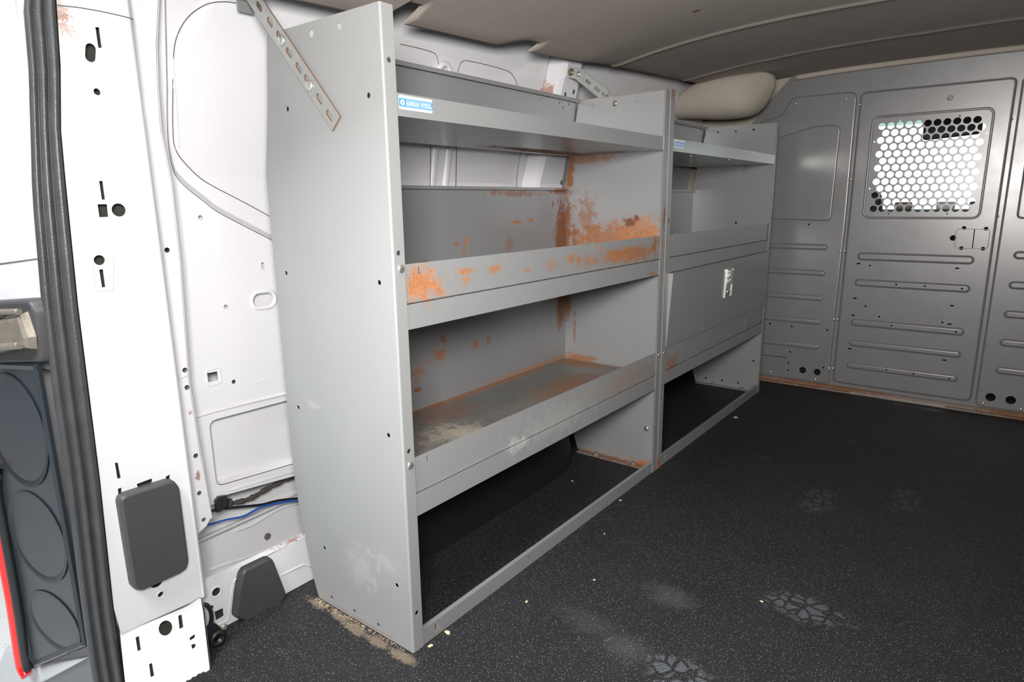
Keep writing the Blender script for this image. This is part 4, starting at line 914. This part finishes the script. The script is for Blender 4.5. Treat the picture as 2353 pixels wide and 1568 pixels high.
# inner side panel below the sweeping ledge
IN = XF(-.455, True)
led = [(p[0], p[1]) for p in T['IN_LEDGE']]
led2 = smooth2(led+[(.12, .735)], 4)
bt_ = T['IN_BOT']
outl = [(-.20, 1.33), (-.20, .231)]+[(bt_[0][0]-.004, bt_[0][1]-.004), bt_[1], bt_[2], bt_[3], (.12, .2165)]+led2[::-1]+[(-.134, 1.33)]
rec = rounded(ccw([(-.1177, .4086), (.115, .4056), (.115, .2472), (-.1177, .2630)]), .016, 6)
hol = [circle(h, .0046, 14) for h in T['IN_HOLE']]+[stadium((T['IN_OV'][0][0], T['IN_OV'][0][1]-.005), (T['IN_OV'][0][0], T['IN_OV'][0][1]+.005), .0033, 6)]
sq = T['IN_SQ']; hol += [ccw(sq)]
ovl = stadium((-.0, .0), (0, .0), .01)
o8 = T['IN_OVAL']; cy = sum(p[0] for p in o8)/8; cz = sum(p[1] for p in o8)/8
hol += [stadium((cy-.011, cz), (cy+.011, cz), .0135, 8)]
mb = MB(); plate(mb, IN, outl, hol+[rec], .0015, cuts=[((-.1999, .9), (-.1262, .9))])
raised(mb, IN, rec, [(0, 0), (.002, -.002), (.005, -.020), (.008, -.022)], smooth=True)
raised(mb, IN, stadium((cy-.011, cz), (cy+.011, cz), .0225, 10), [(0, 0), (.003, .003), (.0075, .0035), (.009, -.004)], cap=False)
e = rounded(ccw(T['IN_SQE']), .006, 4); raised(mb, IN, e, [(0, 0), (.0015, .0015), (.003, .0015), (.0045, 0)], cap=False)
# soft fold above the recess and rolled lower edge
tube(mb, [(-.4565, -.16, .425), (-.4560, -.10, .427), (-.456, 0, .425), (-.456, .12, .421)], .0045, 10)
vs = []; fs = []
lowe = [(bt_[0][0]-.004, bt_[0][1]-.004), bt_[1], bt_[2], bt_[3], (.12, .2165)]
for i, p in enumerate(lowe): vs += [(-.455, p[0], p[1]), (-.459, p[0], p[1]-.003), (-.470, p[0], p[1]-.004)]
mb.add(vs, [(3*i+j, 3*i+j+1, 3*i+j+4, 3*i+j+3) for i in range(4) for j in range(2)], True)
raised(mb, IN, [(-.085, .2475), (.115, .2325), (.115, .226), (-.085, .2405), (-.0925, .2445)][::-1], [(0, 0), (.0012, .0012), (.0024, .0012)], smooth=True)
# ledge step back to the window blank
vs = []
for p in led2+[]:
    xo = -.455+TILT*max(0, p[1]-.9); vs += [(xo, p[0], p[1]), (xo-.003, p[0]+.003, p[1]+.003), (xo-.010, p[0]+.006, p[1]+.006), (xo-.016, p[0]+.012, p[1]+.012)]
vs += [(-.455+TILT*.43, -.134, 1.33), (-.458+TILT*.43, -.131, 1.33), (-.465+TILT*.43, -.128, 1.33), (-.471+TILT*.43, -.122, 1.33)]
order = [len(vs)-4+j for j in range(4)]
n_ = len(led2); mb.add(vs, [(4*i+j, 4*i+j+1, 4*i+j+5, 4*i+j+4) for i in range(n_-1) for j in range(3)]+[(order[j], order[j+1], j+1, j) for j in range(3)], True)
W_ = mb.build('wall_left', WM); tag(W_, 'white ribbed inner panel of the left body side behind the shelving', 'body side', kind='structure')
# window blank further up and along the whole side
UP = XF(-.470, True)
mb = MB(); plate(mb, UP, [(-.22, .73), (2.33, .73), (2.33, .90), (2.33, 1.34), (-.22, 1.34), (-.22, .90)], (), .0015)
v2 = [(-.22, .73), (2.33, .73), (2.33, .90), (-.22, .90)]
mb = MB(); mb.add([UP.p(a, b) for a, b in [(-.22, .60), (2.33, .60), (2.33, .9), (-.22, .9), (2.33, 1.34), (-.22, 1.34)]], [(0, 1, 2, 3), (3, 2, 4, 5)])
for y0 in (.577, .629):       # pair of pressed swages
    for z0, z1 in ((.62, .9), (.9, 1.05)):
        vs = []
        for k in range(9):
            t = PI*k/8; yy = y0-.011*math.cos(t); c = .007*math.sin(t); vs += [UP.p(yy, z0, c), UP.p(yy, z1, c)]
        mb.add(vs, [(2*k, 2*k+1, 2*k+3, 2*k+2) for k in range(8)], True)
o = mb.build('window_blank', WM, None); o.parent = W_
def seam(pts, fr, off=.0006, r=.0010):
    k = MB(); tube(k, [tuple(fr.p(a, b, off)) for a, b in pts], r, 6); o = k.build('seam', M['seam'], None); o.parent = W_; return o
seam([(a, b) for a, b in T['UP_SEAM']], UP)
for pts in ([(.42, 1.217), (.52, 1.217), (.548, 1.208), (.556, 1.18), (.556, 1.13)], [(.628, 1.13), (.632, 1.19), (.645, 1.212), (.68, 1.217), (.80, 1.217), (.86, 1.21), (.895, 1.18), (.905, 1.14)],
            [(.553, .70), (.553, 1.02)], [(.655, .70), (.655, 1.02)], [(.955, .85), (.955, .93), (.957, 1.02)], [(1.30, 1.13), (1.34, 1.19), (1.40, 1.19), (1.44, 1.16)]): seam(pts, UP)
k = MB(); tube(k, [tuple(UP.p(.574+.022*math.cos(t), 1.168+.026*math.sin(t), .006)) for t in [PI*i/10-.2 for i in range(13)]], .008, 8); o = k.build('lashing_eye', WM, None); o.parent = W_
k = MB(); tube(k, [tuple(UP.p(-.1185+.0006*i, 1.11-.012*i, .001)) for i in range(14)], lambda t: .0012+.0016*abs(math.sin(t*23)), 6); o = k.build('sealant_bead', M['sealant'], None); o.parent = W_
# body pillar between the two units
BP = XF(-.415, True); mb = MB()
for z0, z1 in ((.55, .9), (.9, 1.36)):
    q = [(.985, -.054), (1.0, -.008), (1.012, 0), (1.14, 0), (1.152, -.004), (1.19, -.05), (1.22, -.054)]
    vs = []
    sh = lambda z: .16*max(0, z-.95) if a < 1.05 else 0
    for a, c in q: vs += [BP.p(a+sh(z0), z0, c), BP.p(a+sh(z1), z1, c)]
    mb.add(vs, [(2*i, 2*i+1, 2*i+3, 2*i+2) for i in range(6)])
for y0 in (2.0,):
    for z0, z1 in ((.5, .9), (.9, 1.13)):
        vs = []
        for a, c in [(1.70, -.054), (1.72, 0), (1.80, 0), (1.83, -.054)]: vs += [BP.p(a, z0, c), BP.p(a, z1, c)]
        mb.add(vs, [(2*i, 2*i+1, 2*i+3, 2*i+2) for i in range(3)])
T6 = mb.build('trim_6', WM); tag(T6, 'white body pillar behind the middle divider', 'body pillar', kind='structure')
for h in ((1.135, .905), (1.075, 1.172), (1.12, 1.186)):
    k = MB(); prism(k, BP, circle(h, .006, 12, .008), .0004); o = k.build('painted_hole', M['dark'], None); o.parent = T6  # dark discs stand in for the shade of open holes
mb = MB(); mb.box(-.405, -.402, .14, 2.29, -.02, .32); mb.box(-.50, -.402, .14, 2.29, .318, .32); o = mb.build('trim_8', M['rubber']); tag(o, 'added black sheet darkening the gap along the foot of the left side', 'added sheet', kind='structure')  # black sheet added to darken the pale gap below the shelves
# outer skin below, seen through the gap with the wiring
SK = XF(-.52); mb = MB()
mb.add([SK.p(a, b) for a, b in [(-.38, -.2), (2.4, -.2), (2.4, .92), (-.38, .92)]], [(0, 1, 2, 3)])
mb.add([(-.52, -.38, .92), (-.52, 2.4, .92), (-.42, 2.4, 1.42), (-.42, -.38, 1.42)], [(0, 1, 2, 3)])
tube(mb, [(-.519, a, b) for a, b in T['SKIN_L1']], .0035, 8); tube(mb, [(-.519, a, b) for a, b in T['SKIN_L2']], .004, 8)
raised(mb, SK, rounded([(-.2, .145), (.12, .155), (.12, .125), (-.2, .115)], .01, 4), [(0, 0), (.006, .008), (.012, .012)])
o = mb.build('outer_skin', WM, None); o.parent = W_
h = T['SKIN_HOLE'][0]; k = MB(); prism(k, SK, circle(h, .009, 6), .003); o = k.build('grease_dab', M['hinge'], None); o.parent = W_
# sill upstand along the mat edge
SI = XF(-.37); st = T['SI_TOP']
outl = [(-.235, -.02), (.30, -.02), (.30, .109), (st[4][0], st[4][1]), st[3], st[2], st[1], (-.235, .112)]
hol = [circle(T['SI_HOLE'][0], .0085, 18), circle(T['SI_HOLE'][1], .0045, 12), ccw(T['SI_SQ'])]
mb = MB(); plate(mb, SI, outl, hol, .0015)
mb.add([(-.37, -.235, .111), (-.37, .30, .109), (-.385, .30, .112), (-.385, -.235, .114)], [(0, 1, 2, 3)])
raised(mb, SI, circle(T['SI_HOLE'][0], .0135, 20), [(0, 0), (.002, .0015), (.0045, .001), (.005, -.002)], cap=False)
for g in T['SI_GRV']: tube(mb, [tuple(SI.p(a, b, -.0002)) for a, b in g], .0018, 6)
k2_ = MB(); k2_.add([(-.39, -.24, -.02), (-.39, -.15, -.02), (-.39, -.15, .105), (-.39, -.24, .105)], [(0, 1, 2, 3)])
S_ = mb.build('baseboard_left', WM); o = k2_.build('sill_hole_shade', M['hole_shade'], None); o.parent = S_; tag(S_, 'white sill upstand along the left edge of the mat', 'sill', kind='structure')  # dark sheet behind the sill holes stands in for shade
# faint pressed part number on the inner panel (reads upside down)
cu = bpy.data.curves.new('pressed_number', 'FONT'); cu.body = 'V27883A'; cu.size = 1; cu.extrude = .03
to = bpy.data.objects.new('n', cu); C.objects.link(to); bpy.context.view_layer.update()
me = bpy.data.meshes.new_from_object(to.evaluated_get(bpy.context.evaluated_depsgraph_get())); bpy.data.objects.remove(to)
xs = [v.co.x for v in me.vertices]; k = .033/(max(xs)-min(xs)); c = T['IN_TXT'][1]
for v in me.vertices: v.co = Vector((-.4548+.0006*v.co.z/.03, c[0]-(v.co.x)*k, c[1]-v.co.y*k))
me.materials.append(WM); o = bpy.data.objects.new('pressed_number', me); C.objects.link(o); o.parent = W_

# ------------------------------------------------------------------ rubber bump pads
mb = MB(); p1 = ccw(T['PAD1']); raised(mb, PIL, rounded(p1, .004, 3), [(-.001, 0), (-.0005, .011), (.0008, .0155), (.004, .018)])
o = mb.build('bump_pad', M['pad']); tag(o, 'dark grey rounded rectangular rubber pad on the white rear pillar', 'rubber pad')
mb = MB(); p2 = ccw(T['PAD2']); raised(mb, SI, rounded(p2, .004, 3), [(0, 0), (.0005, .011), (.002, .0155), (.005, .018)])
o = mb.build('bump_pad', M['pad']); tag(o, 'dark grey five-sided rubber pad on the white sill just above the mat', 'rubber pad')

# ------------------------------------------------------------------ wires
mb = MB(); tube(mb, [(-.478, a, b) for a, b in T['WIRE_BLUE']], .0022, 8); o = mb.build('wire', M['blue']); tag(o, 'thin blue wire crossing the gap in the white side panel', 'wire')
mb = MB(); tube(mb, [(-.484, a, b) for a, b in T['WIRE_BLK']], .0030, 8); o = mb.build('wire', M['black']); tag(o, 'thin black wire running just above the blue one', 'wire')
mb = MB(); tube(mb, [(-.489, a, b) for a, b in T['HARN']], lambda t: .0052+.0010*math.sin(t*41)+.0008*math.sin(t*97)+(.005 if t < .07 else 0), 10)
o = mb.build('wiring_harness', M['tape']); tag(o, 'lumpy cloth-taped wiring harness rising to the right behind the shelving', 'wiring harness')
mb = MB(); cl = T['CLIP']; prism(mb, XF(-.4545), ccw(cl), .008); o = mb.build('foam_block', M['black']); tag(o, 'small black foam block at the start of the taped harness', 'foam block')

# ------------------------------------------------------------------ door seal
sl = T['SEAL_L']; pts = [(-.302, 1.36)]+[(p[0], p[1]) for p in sl]+[(-.415, -.12)]
rt = []
lf2 = [(-.300, 1.40)]+[(p[0], p[1]) for p in left]+[(-.377, .03), (-.384, -.12)]
def interp(lst, z):
    l = sorted(lst, key=lambda p: p[1])
    if z <= l[0][1]: return l[0][0]
    for (a, za), (b, zb) in zip(l, l[1:]):
        if z <= zb: return a+(b-a)*(z-za)/(zb-za+1e-9)
    return l[-1][0]
prof = [(0, -.012), (.02, .002), (.10, .006), (.20, .006), (.27, .001), (.31, .001), (.36, .0065), (.47, .0085), (.55, .006), (.60, .001), (.63, .001), (.69, .010), (.80, .014), (.92, .011), (1., .002), (1., -.012)]
mb = MB(); vs = []; zs = [1.36-.04*i for i in range(38)]
for z in zs:
    ya_ = interp(pts, z); yb_ = interp(lf2, z)+.002
    for u, h in prof: 
        yy = ya_+(yb_-ya_)*u; vs.append((-.338+h-.010*(1-u), yy-.25*h, z))
n = len(prof); mb.add(vs, [(i*n+j, i*n+j+1, (i+1)*n+j+1, (i+1)*n+j) for i in range(len(zs)-1) for j in range(n-1)], True)
M['seal'] = mat('worn_rubber_seal', (.045, .047, .05), .38, 0, .35, 30, bump=.4, bscale=250, dirt=[])
o = mb.build('door_seal', M['seal']); tag(o, 'ribbed black rubber weather seal running down the rear door opening', 'door seal')

# ------------------------------------------------------------------ tie-down ring at the pillar foot
dr = T['DRING']; ya0, za0 = dr[1]; TD = thing('tie_down_ring', 'black steel tie-down ring at the foot of the rear pillar', 'tie-down', (-.345, -.236, 0))
mb = MB(); tube(mb, [(-.346+.004*math.cos(t), -.222+.010*math.cos(t), .060+.026*math.sin(t)) for t in [2*PI*i/16 for i in range(17)]], .0042, 8, cap=False); mb.build('ring', M['black'], TD)
mb = MB(); prism(mb, Frame(lambda a, b: (-.334, a, b), (1, 0, 0)), rounded([(-.234, .046), (-.214, .050), (-.192, .014), (-.198, .0), (-.232, .0), (-.238, .015)], .006, 4), .006); lathe(mb, (-.330, -.215, .018), (1, 0, 0), [(.015, 0), (.015, .012), (.009, .014), (.009, .002)], 16); mb.build('bracket', M['black'], TD)
hexbolt('bolt', (-.328, -.197, .030), (1, 0, 0), .005, TD, 'hinge')
# rubber sill plate at the bottom of the frame
mb = MB(); mb.box(-.265, .30, -.375, -.272, .0, .010)
for i in range(9): mb.box(-.265, .30, -.365+.010*i, -.360+.010*i, .010, .0115)
o = mb.build('sill_plate', M['rubber'], bevel=.002); tag(o, 'ribbed black sill plate across the rear door opening', 'sill plate')

# ================================================================== rear corner outside the seal
RE = Frame(lambda a, b: (a, -.336+.19*a, b), (.19, -1, 0))
mb = MB(); plate(mb, RE, [(-.68, .58), (-.350, .58), (-.350, 1.33), (-.60, 1.45)], (), .03, -.035)
raised(mb, RE, rounded([(-.60, .74), (-.362, .765), (-.345, 1.25), (-.56, 1.25)], .02, 4), [(0, -.0349), (.006, -.036), (.012, -.036)], smooth=True)
o = mb.build('wall_rear', M['white']); tag(o, 'white painted rear body corner beyond the door seal', 'body corner', kind='structure')
WR = o
for pts in ([(-.62, .742), (-.352, .770)],): k = MB(); tube(k, [tuple(RE.p(a, b, -.0345)) for a, b in pts], .0012, 6); o_ = k.build('seam', M['seam'], None); o_.parent = WR
def hp(mb, name, m, parent): q = mb.build(name, m, None); q.parent = parent; return q
mb = MB(); raised(mb, RE, rounded(ccw([(-.55, .587), (-.350, .610), (-.343, .694), (-.354, .708), (-.55, .690)]), .008, 4), [(0, -.03), (.001, .008), (.005, .012)]); HG = hp(mb, 'door_hinge', M['pad'], WR)
HG['label'] = 'dirty cast-steel rear door hinge with coil spring beside the black seal'
mb = MB(); raised(mb, RE, ccw([(-.455, .626), (-.352, .632), (-.349, .652), (-.360, .690), (-.376, .686), (-.44, .674), (-.455, .668)]), [(0, .012), (.003, .022), (.008, .026)], smooth=False); hp(mb, 'hinge_arm', M['hinge'], HG)
for pp, r_ in (([(-.46, .684, .026), (-.42, .687, .027), (-.357, .692, .025)], .0045), ([(-.46, .628, .026), (-.42, .632, .03), (-.365, .640, .028)], .006)):
    mb = MB(); tube(mb, [RE.p(*q) for q in pp], r_, 8); hp(mb, 'hinge_rod', M['hinge'], HG)
mb = MB(); n_c = 11*14
tube(mb, [tuple(RE.p(-.452+.024*math.cos(2*PI*j/14), .632+.0036*j/14, .018+.018*math.sin(2*PI*j/14))) for j in range(n_c)], .0015, 6, sub=1); hp(mb, 'coil_spring', M['hinge'], HG)
for z, pr_ in ((.622, [(.026, 0), (.028, .004), (.026, .008)]), (.676, [(.026, 0), (.028, .006), (.022, .011)])):
    mb = MB(); lathe(mb, RE.p(-.452, z, .018), (0, 0, 1), pr_, 18); hp(mb, 'spring_cup', M['hinge'], HG)
# tail lamp
TL = thing('tail_lamp', 'dark glossy tail lamp with a red edge strip beside the rear door seal', 'tail lamp', (-.45, -.42, 0))
M['lampgrey'] = mat('smoked_lamp_plastic', (.022, .029, .035), .3, 0, .25, 6, rvar=.08); bk = T['RE_BLK']; dark_out = ccw([(-.545, .592), (-.374, .606), (-.374, .34), (-.376, .100), (-.5587, -.0083), (-.5824, .01), (-.5795, .1234), (-.5753, .2501), (-.566, .385)])
mb = MB(); raised(mb, RE, dark_out, [(0, .0), (.0, .006), (.004, .010), (.012, .006)], smooth=False); mb.build('lamp_body', M['lampgrey'], TL)
def lens(c, ry, rz, h, name='reflector_bowl'):
    k = MB(); raised(k, RE, circle(c, ry, 28, rz), [(0, .008), (.004, .008), (.010, .002+h), (ry*.45, -.004+h), (ry*.8, h-.006)]); return k.build(name, M['black'], TL)
lens((-.470, .480), .090, .10, .004); lens((-.468, .285), .088, .085, .004); lens((-.465, .120), .080, .058, .004)
mb = MB()
red = [(-.566, .60), (-.572, .42)]+[(p[0], p[1]) for p in T['RE_RED'][:6]]
fr = RE; vs = []
ctr = [(-.560, .40), (-.5762, .353), (-.5805, .2393), (-.5850, .1209), (-.5960, .0041), (-.594, -.022), (-.583, -.034)]
tube(mb, [tuple(RE.p(a-.004, b, .012)) for a, b in ctr], .0095, 10); rd = mb.build('red_lens', M['red'], TL); rd['label'] = 'red lens strip along the outer edge'
mb = MB(); tube(mb, [tuple(RE.p(a+.013, b+.002, .010)) for a, b in ctr[:-1]], .0085, 10); mb.build('lamp_gasket', M['black'], TL)
# bumper end
bu = T['RE_BUMP']
mb = MB(); raised(mb, RE, ccw([(-.75, -.145), (-.735, -.08), (-.69, -.02), (-.62, .0), (-.58, -.015), (-.375, .105), (-.37, .06), (-.37, -.06), (-.60, -.185)]), [(0, -.05), (.002, -.014), (.008, -.008)], smooth=False)
BU = mb.build('bumper', M['bumper']); tag(BU, 'grey plastic bumper end below the tail lamp', 'bumper')
mb = MB(); raised(mb, RE, ccw([(-.75, -.17), (-.74, -.08), (-.69, -.018), (-.625, -.004), (-.585, -.024), (-.40, .060), (-.60, -.075), (-.66, -.17)]), [(0, -.009), (.003, -.003), (.008, -.002)], smooth=True)
o = mb.build('bumper_top', M['bumper_paint'], None); o.parent = BU; o['label'] = 'pale silver painted cap'

# ================================================================== shell out of view: right side, roof, cab, ground
mb = MB()
rw = [(-.34, -.02), (2.33, -.02), (2.33, 1.40), (-.34, 1.40)]
plate(mb, Frame(lambda a, b: (1.44, a, b), (-1, 0, 0)), rw, [[(1.05, .72), (1.95, .72), (1.95, 1.14), (1.05, 1.14)]], .02)
M['liner'] = mat('low_bounce_side', (.07, .07, .072), .6)  # dark colour chosen to cut light bouncing off this unseen wall
RW = mb.build('wall_right', M['liner']); tag(RW, 'unseen right body side, darkened against bounce light, with a window in the sliding door', 'body side', kind='structure')
m, nt, b = new_mat('tinted_glass'); nt.nodes.remove(b); tb = N(nt, 'ShaderNodeBsdfTransparent'); tb.inputs[0].default_value = (.45, .62, .53, 1)
gl = N(nt, 'ShaderNodeBsdfGlossy'); gl.inputs['Roughness'].default_value = .02; mx = N(nt, 'ShaderNodeMixShader'); mx.inputs[0].default_value = .06
nt.links.new(tb.outputs[0], mx.inputs[1]); nt.links.new(gl.outputs[0], mx.inputs[2]); nt.links.new(mx.outputs[0], nt.nodes['Material Output'].inputs[0]); M['glass'] = m
mb = MB(); mb.box(1.446, 1.450, 1.04, 1.96, .71, 1.15); o = mb.build('window_1', M['glass']); tag(o, 'tinted sliding door window', 'window', kind='structure')
mb = MB(); mb.box(-.52, 1.50, -.36, 2.34, 1.405, 1.43); mb.box(-.50, 1.5, 2.34, 3.25, 1.40, 1.43); mb.box(-.40, 1.44, -.37, -.345, 1.30, 1.42)
o = mb.build('roof', M['white']); tag(o, 'white van roof skin above the headliner', 'roof', kind='structure')
# cab beyond the mesh window
M['cab'] = mat('dark_cab_plastic', (.05, .052, .055), .6, 0, .2, 20)
M['seatc'] = mat('seat_cloth', (.05, .06, .065), .9, 0, .2, 60)
mb = MB(); mb.box(-.5, 1.5, 2.36, 3.6, -.05, -.03); mb.box(-.52, -.50, 2.36, 3.6, -.05, .80); mb.box(1.5, 1.52, 2.36, 3.6, -.05, .80); mb.box(-.5, 1.5, 3.58, 3.62, -.05, .74)
mb.box(-.52, -.48, 2.34, 2.44, .8, 1.4); mb.box(1.48, 1.52, 2.34, 2.44, .8, 1.4)
o = mb.build('cab_shell', M['cab']); tag(o, 'dark lower cab interior beyond the partition', 'cab', kind='structure')
def seat(x, lab):
    s = thing('car_seat', lab, 'car seat', (x, 2.62, 0))
    mb = MB(); raised(mb, Frame(lambda a, b: (a, 2.50+.0*b, b), (0, 1, 0)), rounded([(x-.25, .02), (x+.25, .02), (x+.23, .70), (x-.23, .70)], .06, 5), [(0, 0), (.0, .06), (.03, .10)]); mb.build('seat_back', M['seatc'], s)
    mb = MB(); raised(mb, Frame(lambda a, b: (a, 2.53, b), (0, 1, 0)), rounded([(x-.12, .73), (x+.12, .73), (x+.10, .875), (x-.10, .875)], .04, 5), [(0, 0), (.0, .05), (.02, .08)]); mb.build('headrest', M['seatc'], s)
    mb = MB(); raised(mb, Frame(lambda a, b: (a, b, .0), (0, 0, 1)), rounded([(x-.25, 2.56), (x+.25, 2.56), (x+.25, 3.0), (x-.25, 3.0)], .06, 5), [(0, .02), (.0, .22), (.03, .26)]); mb.build('cushion', M['seatc'], s)
    for dx_ in (-.05, .05): mb = MB(); tube(mb, [(x+dx_, 2.57, .68), (x+dx_, 2.57, .76)], .008, 8); mb.build('headrest_post', M['zinc'], s)
    return s
seat(.23, 'dark cab seat whose headrest shows in the lower left of the mesh window')
mb = MB(); raised(mb, Frame(lambda a, b: (a, b, .55), (0, 0, 1)), rounded([(-.48, 3.22), (1.48, 3.22), (1.48, 3.58), (-.48, 3.58)], .05, 5), [(0, 0), (0, .20), (.03, .225)])
DB = mb.build('dashboard', M['cab']); tag(DB, 'dark dashboard under the windscreen seen through the lowest mesh holes', 'dashboard')
for x in (.33, .52, .66): 
    k = MB(); raised(k, Frame(lambda a, b: (a, 3.34+.1*(b-.78), b), (0, -1, 0)), rounded([(x-.04, .775), (x+.04, .775), (x+.04, .815), (x-.04, .815)], .01, 4), [(0, 0), (0, .02), (.006, .024)]); o = k.build('dash_clutter', M['hinge'] if x != .52 else M['stick_white'], None); o.parent = DB
RM = thing('rear_view_mirror', 'dark rear-view mirror seen through the top rows of mesh holes', 'mirror', (.52, 3.12, 1.2))
mb = MB(); raised(mb, Frame(lambda a, b: (a, 3.12, b), (0, -1, 0)), rounded([(.405, 1.112), (.640, 1.128), (.640, 1.232), (.405, 1.215)], .02, 5), [(0, 0), (0, .02), (.006, .026)]); mb.build('mirror_housing', M['cab'], RM)
mb = MB(); tube(mb, [(.52, 3.12, 1.2), (.52, 3.14, 1.30), (.52, 3.17, 1.40)], .012, 8); mb.build('mirror_stem', M['cab'], RM)
mb = MB(); mb.add([(-.46, 3.60, .75), (1.46, 3.60, .75), (1.40, 3.22, 1.40), (-.40, 3.22, 1.40)], [(0, 1, 2, 3)]); mb.add([(-.46, 3.604, .75), (1.46, 3.604, .75), (1.40, 3.224, 1.40), (-.40, 3.224, 1.40)], [(3, 2, 1, 0)])
m, nt, b = new_mat('windscreen_glass'); nt.nodes.remove(b); tb = N(nt, 'ShaderNodeBsdfTransparent'); tb.inputs[0].default_value = (.93, .98, .95, 1); nt.links.new(tb.outputs[0], nt.nodes['Material Output'].inputs[0])
o = mb.build('window_2', m); tag(o, 'clear windscreen beyond the cab', 'window', kind='structure')
mb = MB(); mb.box(-.50, .06, 2.36, 2.375, .80, 1.398); o = mb.build('trim_7', M['cloth2']); tag(o, 'tan cab pillar trim showing beyond the partition corner', 'pillar trim', kind='structure')
WS = bpy.data.objects['window_2']; k = MB(); yy = lambda z: 3.598-.38*(z-.75)/.65
k.add([(-.44, yy(1.212), 1.212), (1.44, yy(1.212), 1.212), (1.40, yy(1.398), 1.398), (-.40, yy(1.398), 1.398)], [(0, 1, 2, 3)])
m, nt, b = new_mat('windscreen_shade_band'); nt.nodes.remove(b); tb = N(nt, 'ShaderNodeBsdfTransparent'); tb.inputs[0].default_value = (.33, .43, .40, 1); nt.links.new(tb.outputs[0], nt.nodes['Material Output'].inputs[0])
o = k.build('shade_band', m, None); o.parent = WS; o['label'] = 'grey-green shade band along the top of the windscreen'
# showroom ground
m, nt, b = new_mat('white_speckled_floor'); co = N(nt, 'ShaderNodeTexCoord').outputs['Object']
sp = ramp(nt, noise(nt, co, 55, 3, .6), .66, .72); nt.links.new(mixc(nt, sp, (.88, .88, .88), (.25, .25, .27)), b.inputs['Base Color']); b.inputs['Roughness'].default_value = .3
mb = MB(); mb.box(-12, 12, -12, 14, -.66, -.62); o = mb.build('ground', m); tag(o, 'white speckled showroom floor outside the van', 'ground', kind='structure')

# ================================================================== light and camera
w = bpy.data.worlds.new('showroom'); bpy.context.scene.world = w; w.use_nodes = True
bg = w.node_tree.nodes['Background']; bg.inputs[0].default_value = (.93, .97, 1, 1); 
wt = w.node_tree; tc = N(wt, 'ShaderNodeTexCoord'); sx_ = N(wt, 'ShaderNodeSeparateXYZ'); wt.links.new(tc.outputs['Generated'], sx_.inputs[0])
wt.links.new(math_node(wt, 'MULTIPLY_ADD', ramp(wt, sx_.outputs[1], .45, .8), WORLD_FRONT-WORLD, WORLD), bg.inputs[1])
def area(name, loc, target, sx, sy, power, col=(1, 1, 1), spread=180):
    l = bpy.data.lights.new(name, 'AREA'); l.shape = 'RECTANGLE'; l.size = sx; l.size_y = sy; l.energy = power; l.color = col; l.spread = math.radians(spread)
    o = bpy.data.objects.new(name, l); C.objects.link(o); o.location = loc
    o.rotation_euler = (Vector(target)-Vector(loc)).to_track_quat('-Z', 'Y').to_euler(); return o
for a in LIGHTS: area(*a)
cam = bpy.data.cameras.new('camera'); co_ = bpy.data.objects.new('camera', cam); C.objects.link(co_)
cam.sensor_width = 36; cam.lens = 1467.54/2353*36; cam.clip_start = .01
yaw, pitch, roll = math.radians(37.862), math.radians(-12.266), math.radians(-.7728)
cy, sy, cp, sp_ = math.cos(yaw), math.sin(yaw), math.cos(pitch), math.sin(pitch)
f = Vector((-sy*cp, cy*cp, sp_)); r = Vector((cy, sy, 0)); u = r.cross(f)
r2 = r*math.cos(roll)+u*math.sin(roll); u2 = -r*math.sin(roll)+u*math.cos(roll)
co_.matrix_world = Matrix(((r2.x, u2.x, -f.x, .8107), (r2.y, u2.y, -f.y, -.7229), (r2.z, u2.z, -f.z, .8424), (0, 0, 0, 1)))
sc = bpy.context.scene; sc.camera = co_
sc.view_settings.view_transform = 'Standard'; sc.view_settings.look = 'None'; sc.view_settings.exposure = EXPOSURE; sc.view_settings.gamma = 1
sc.view_settings.use_curve_mapping = False
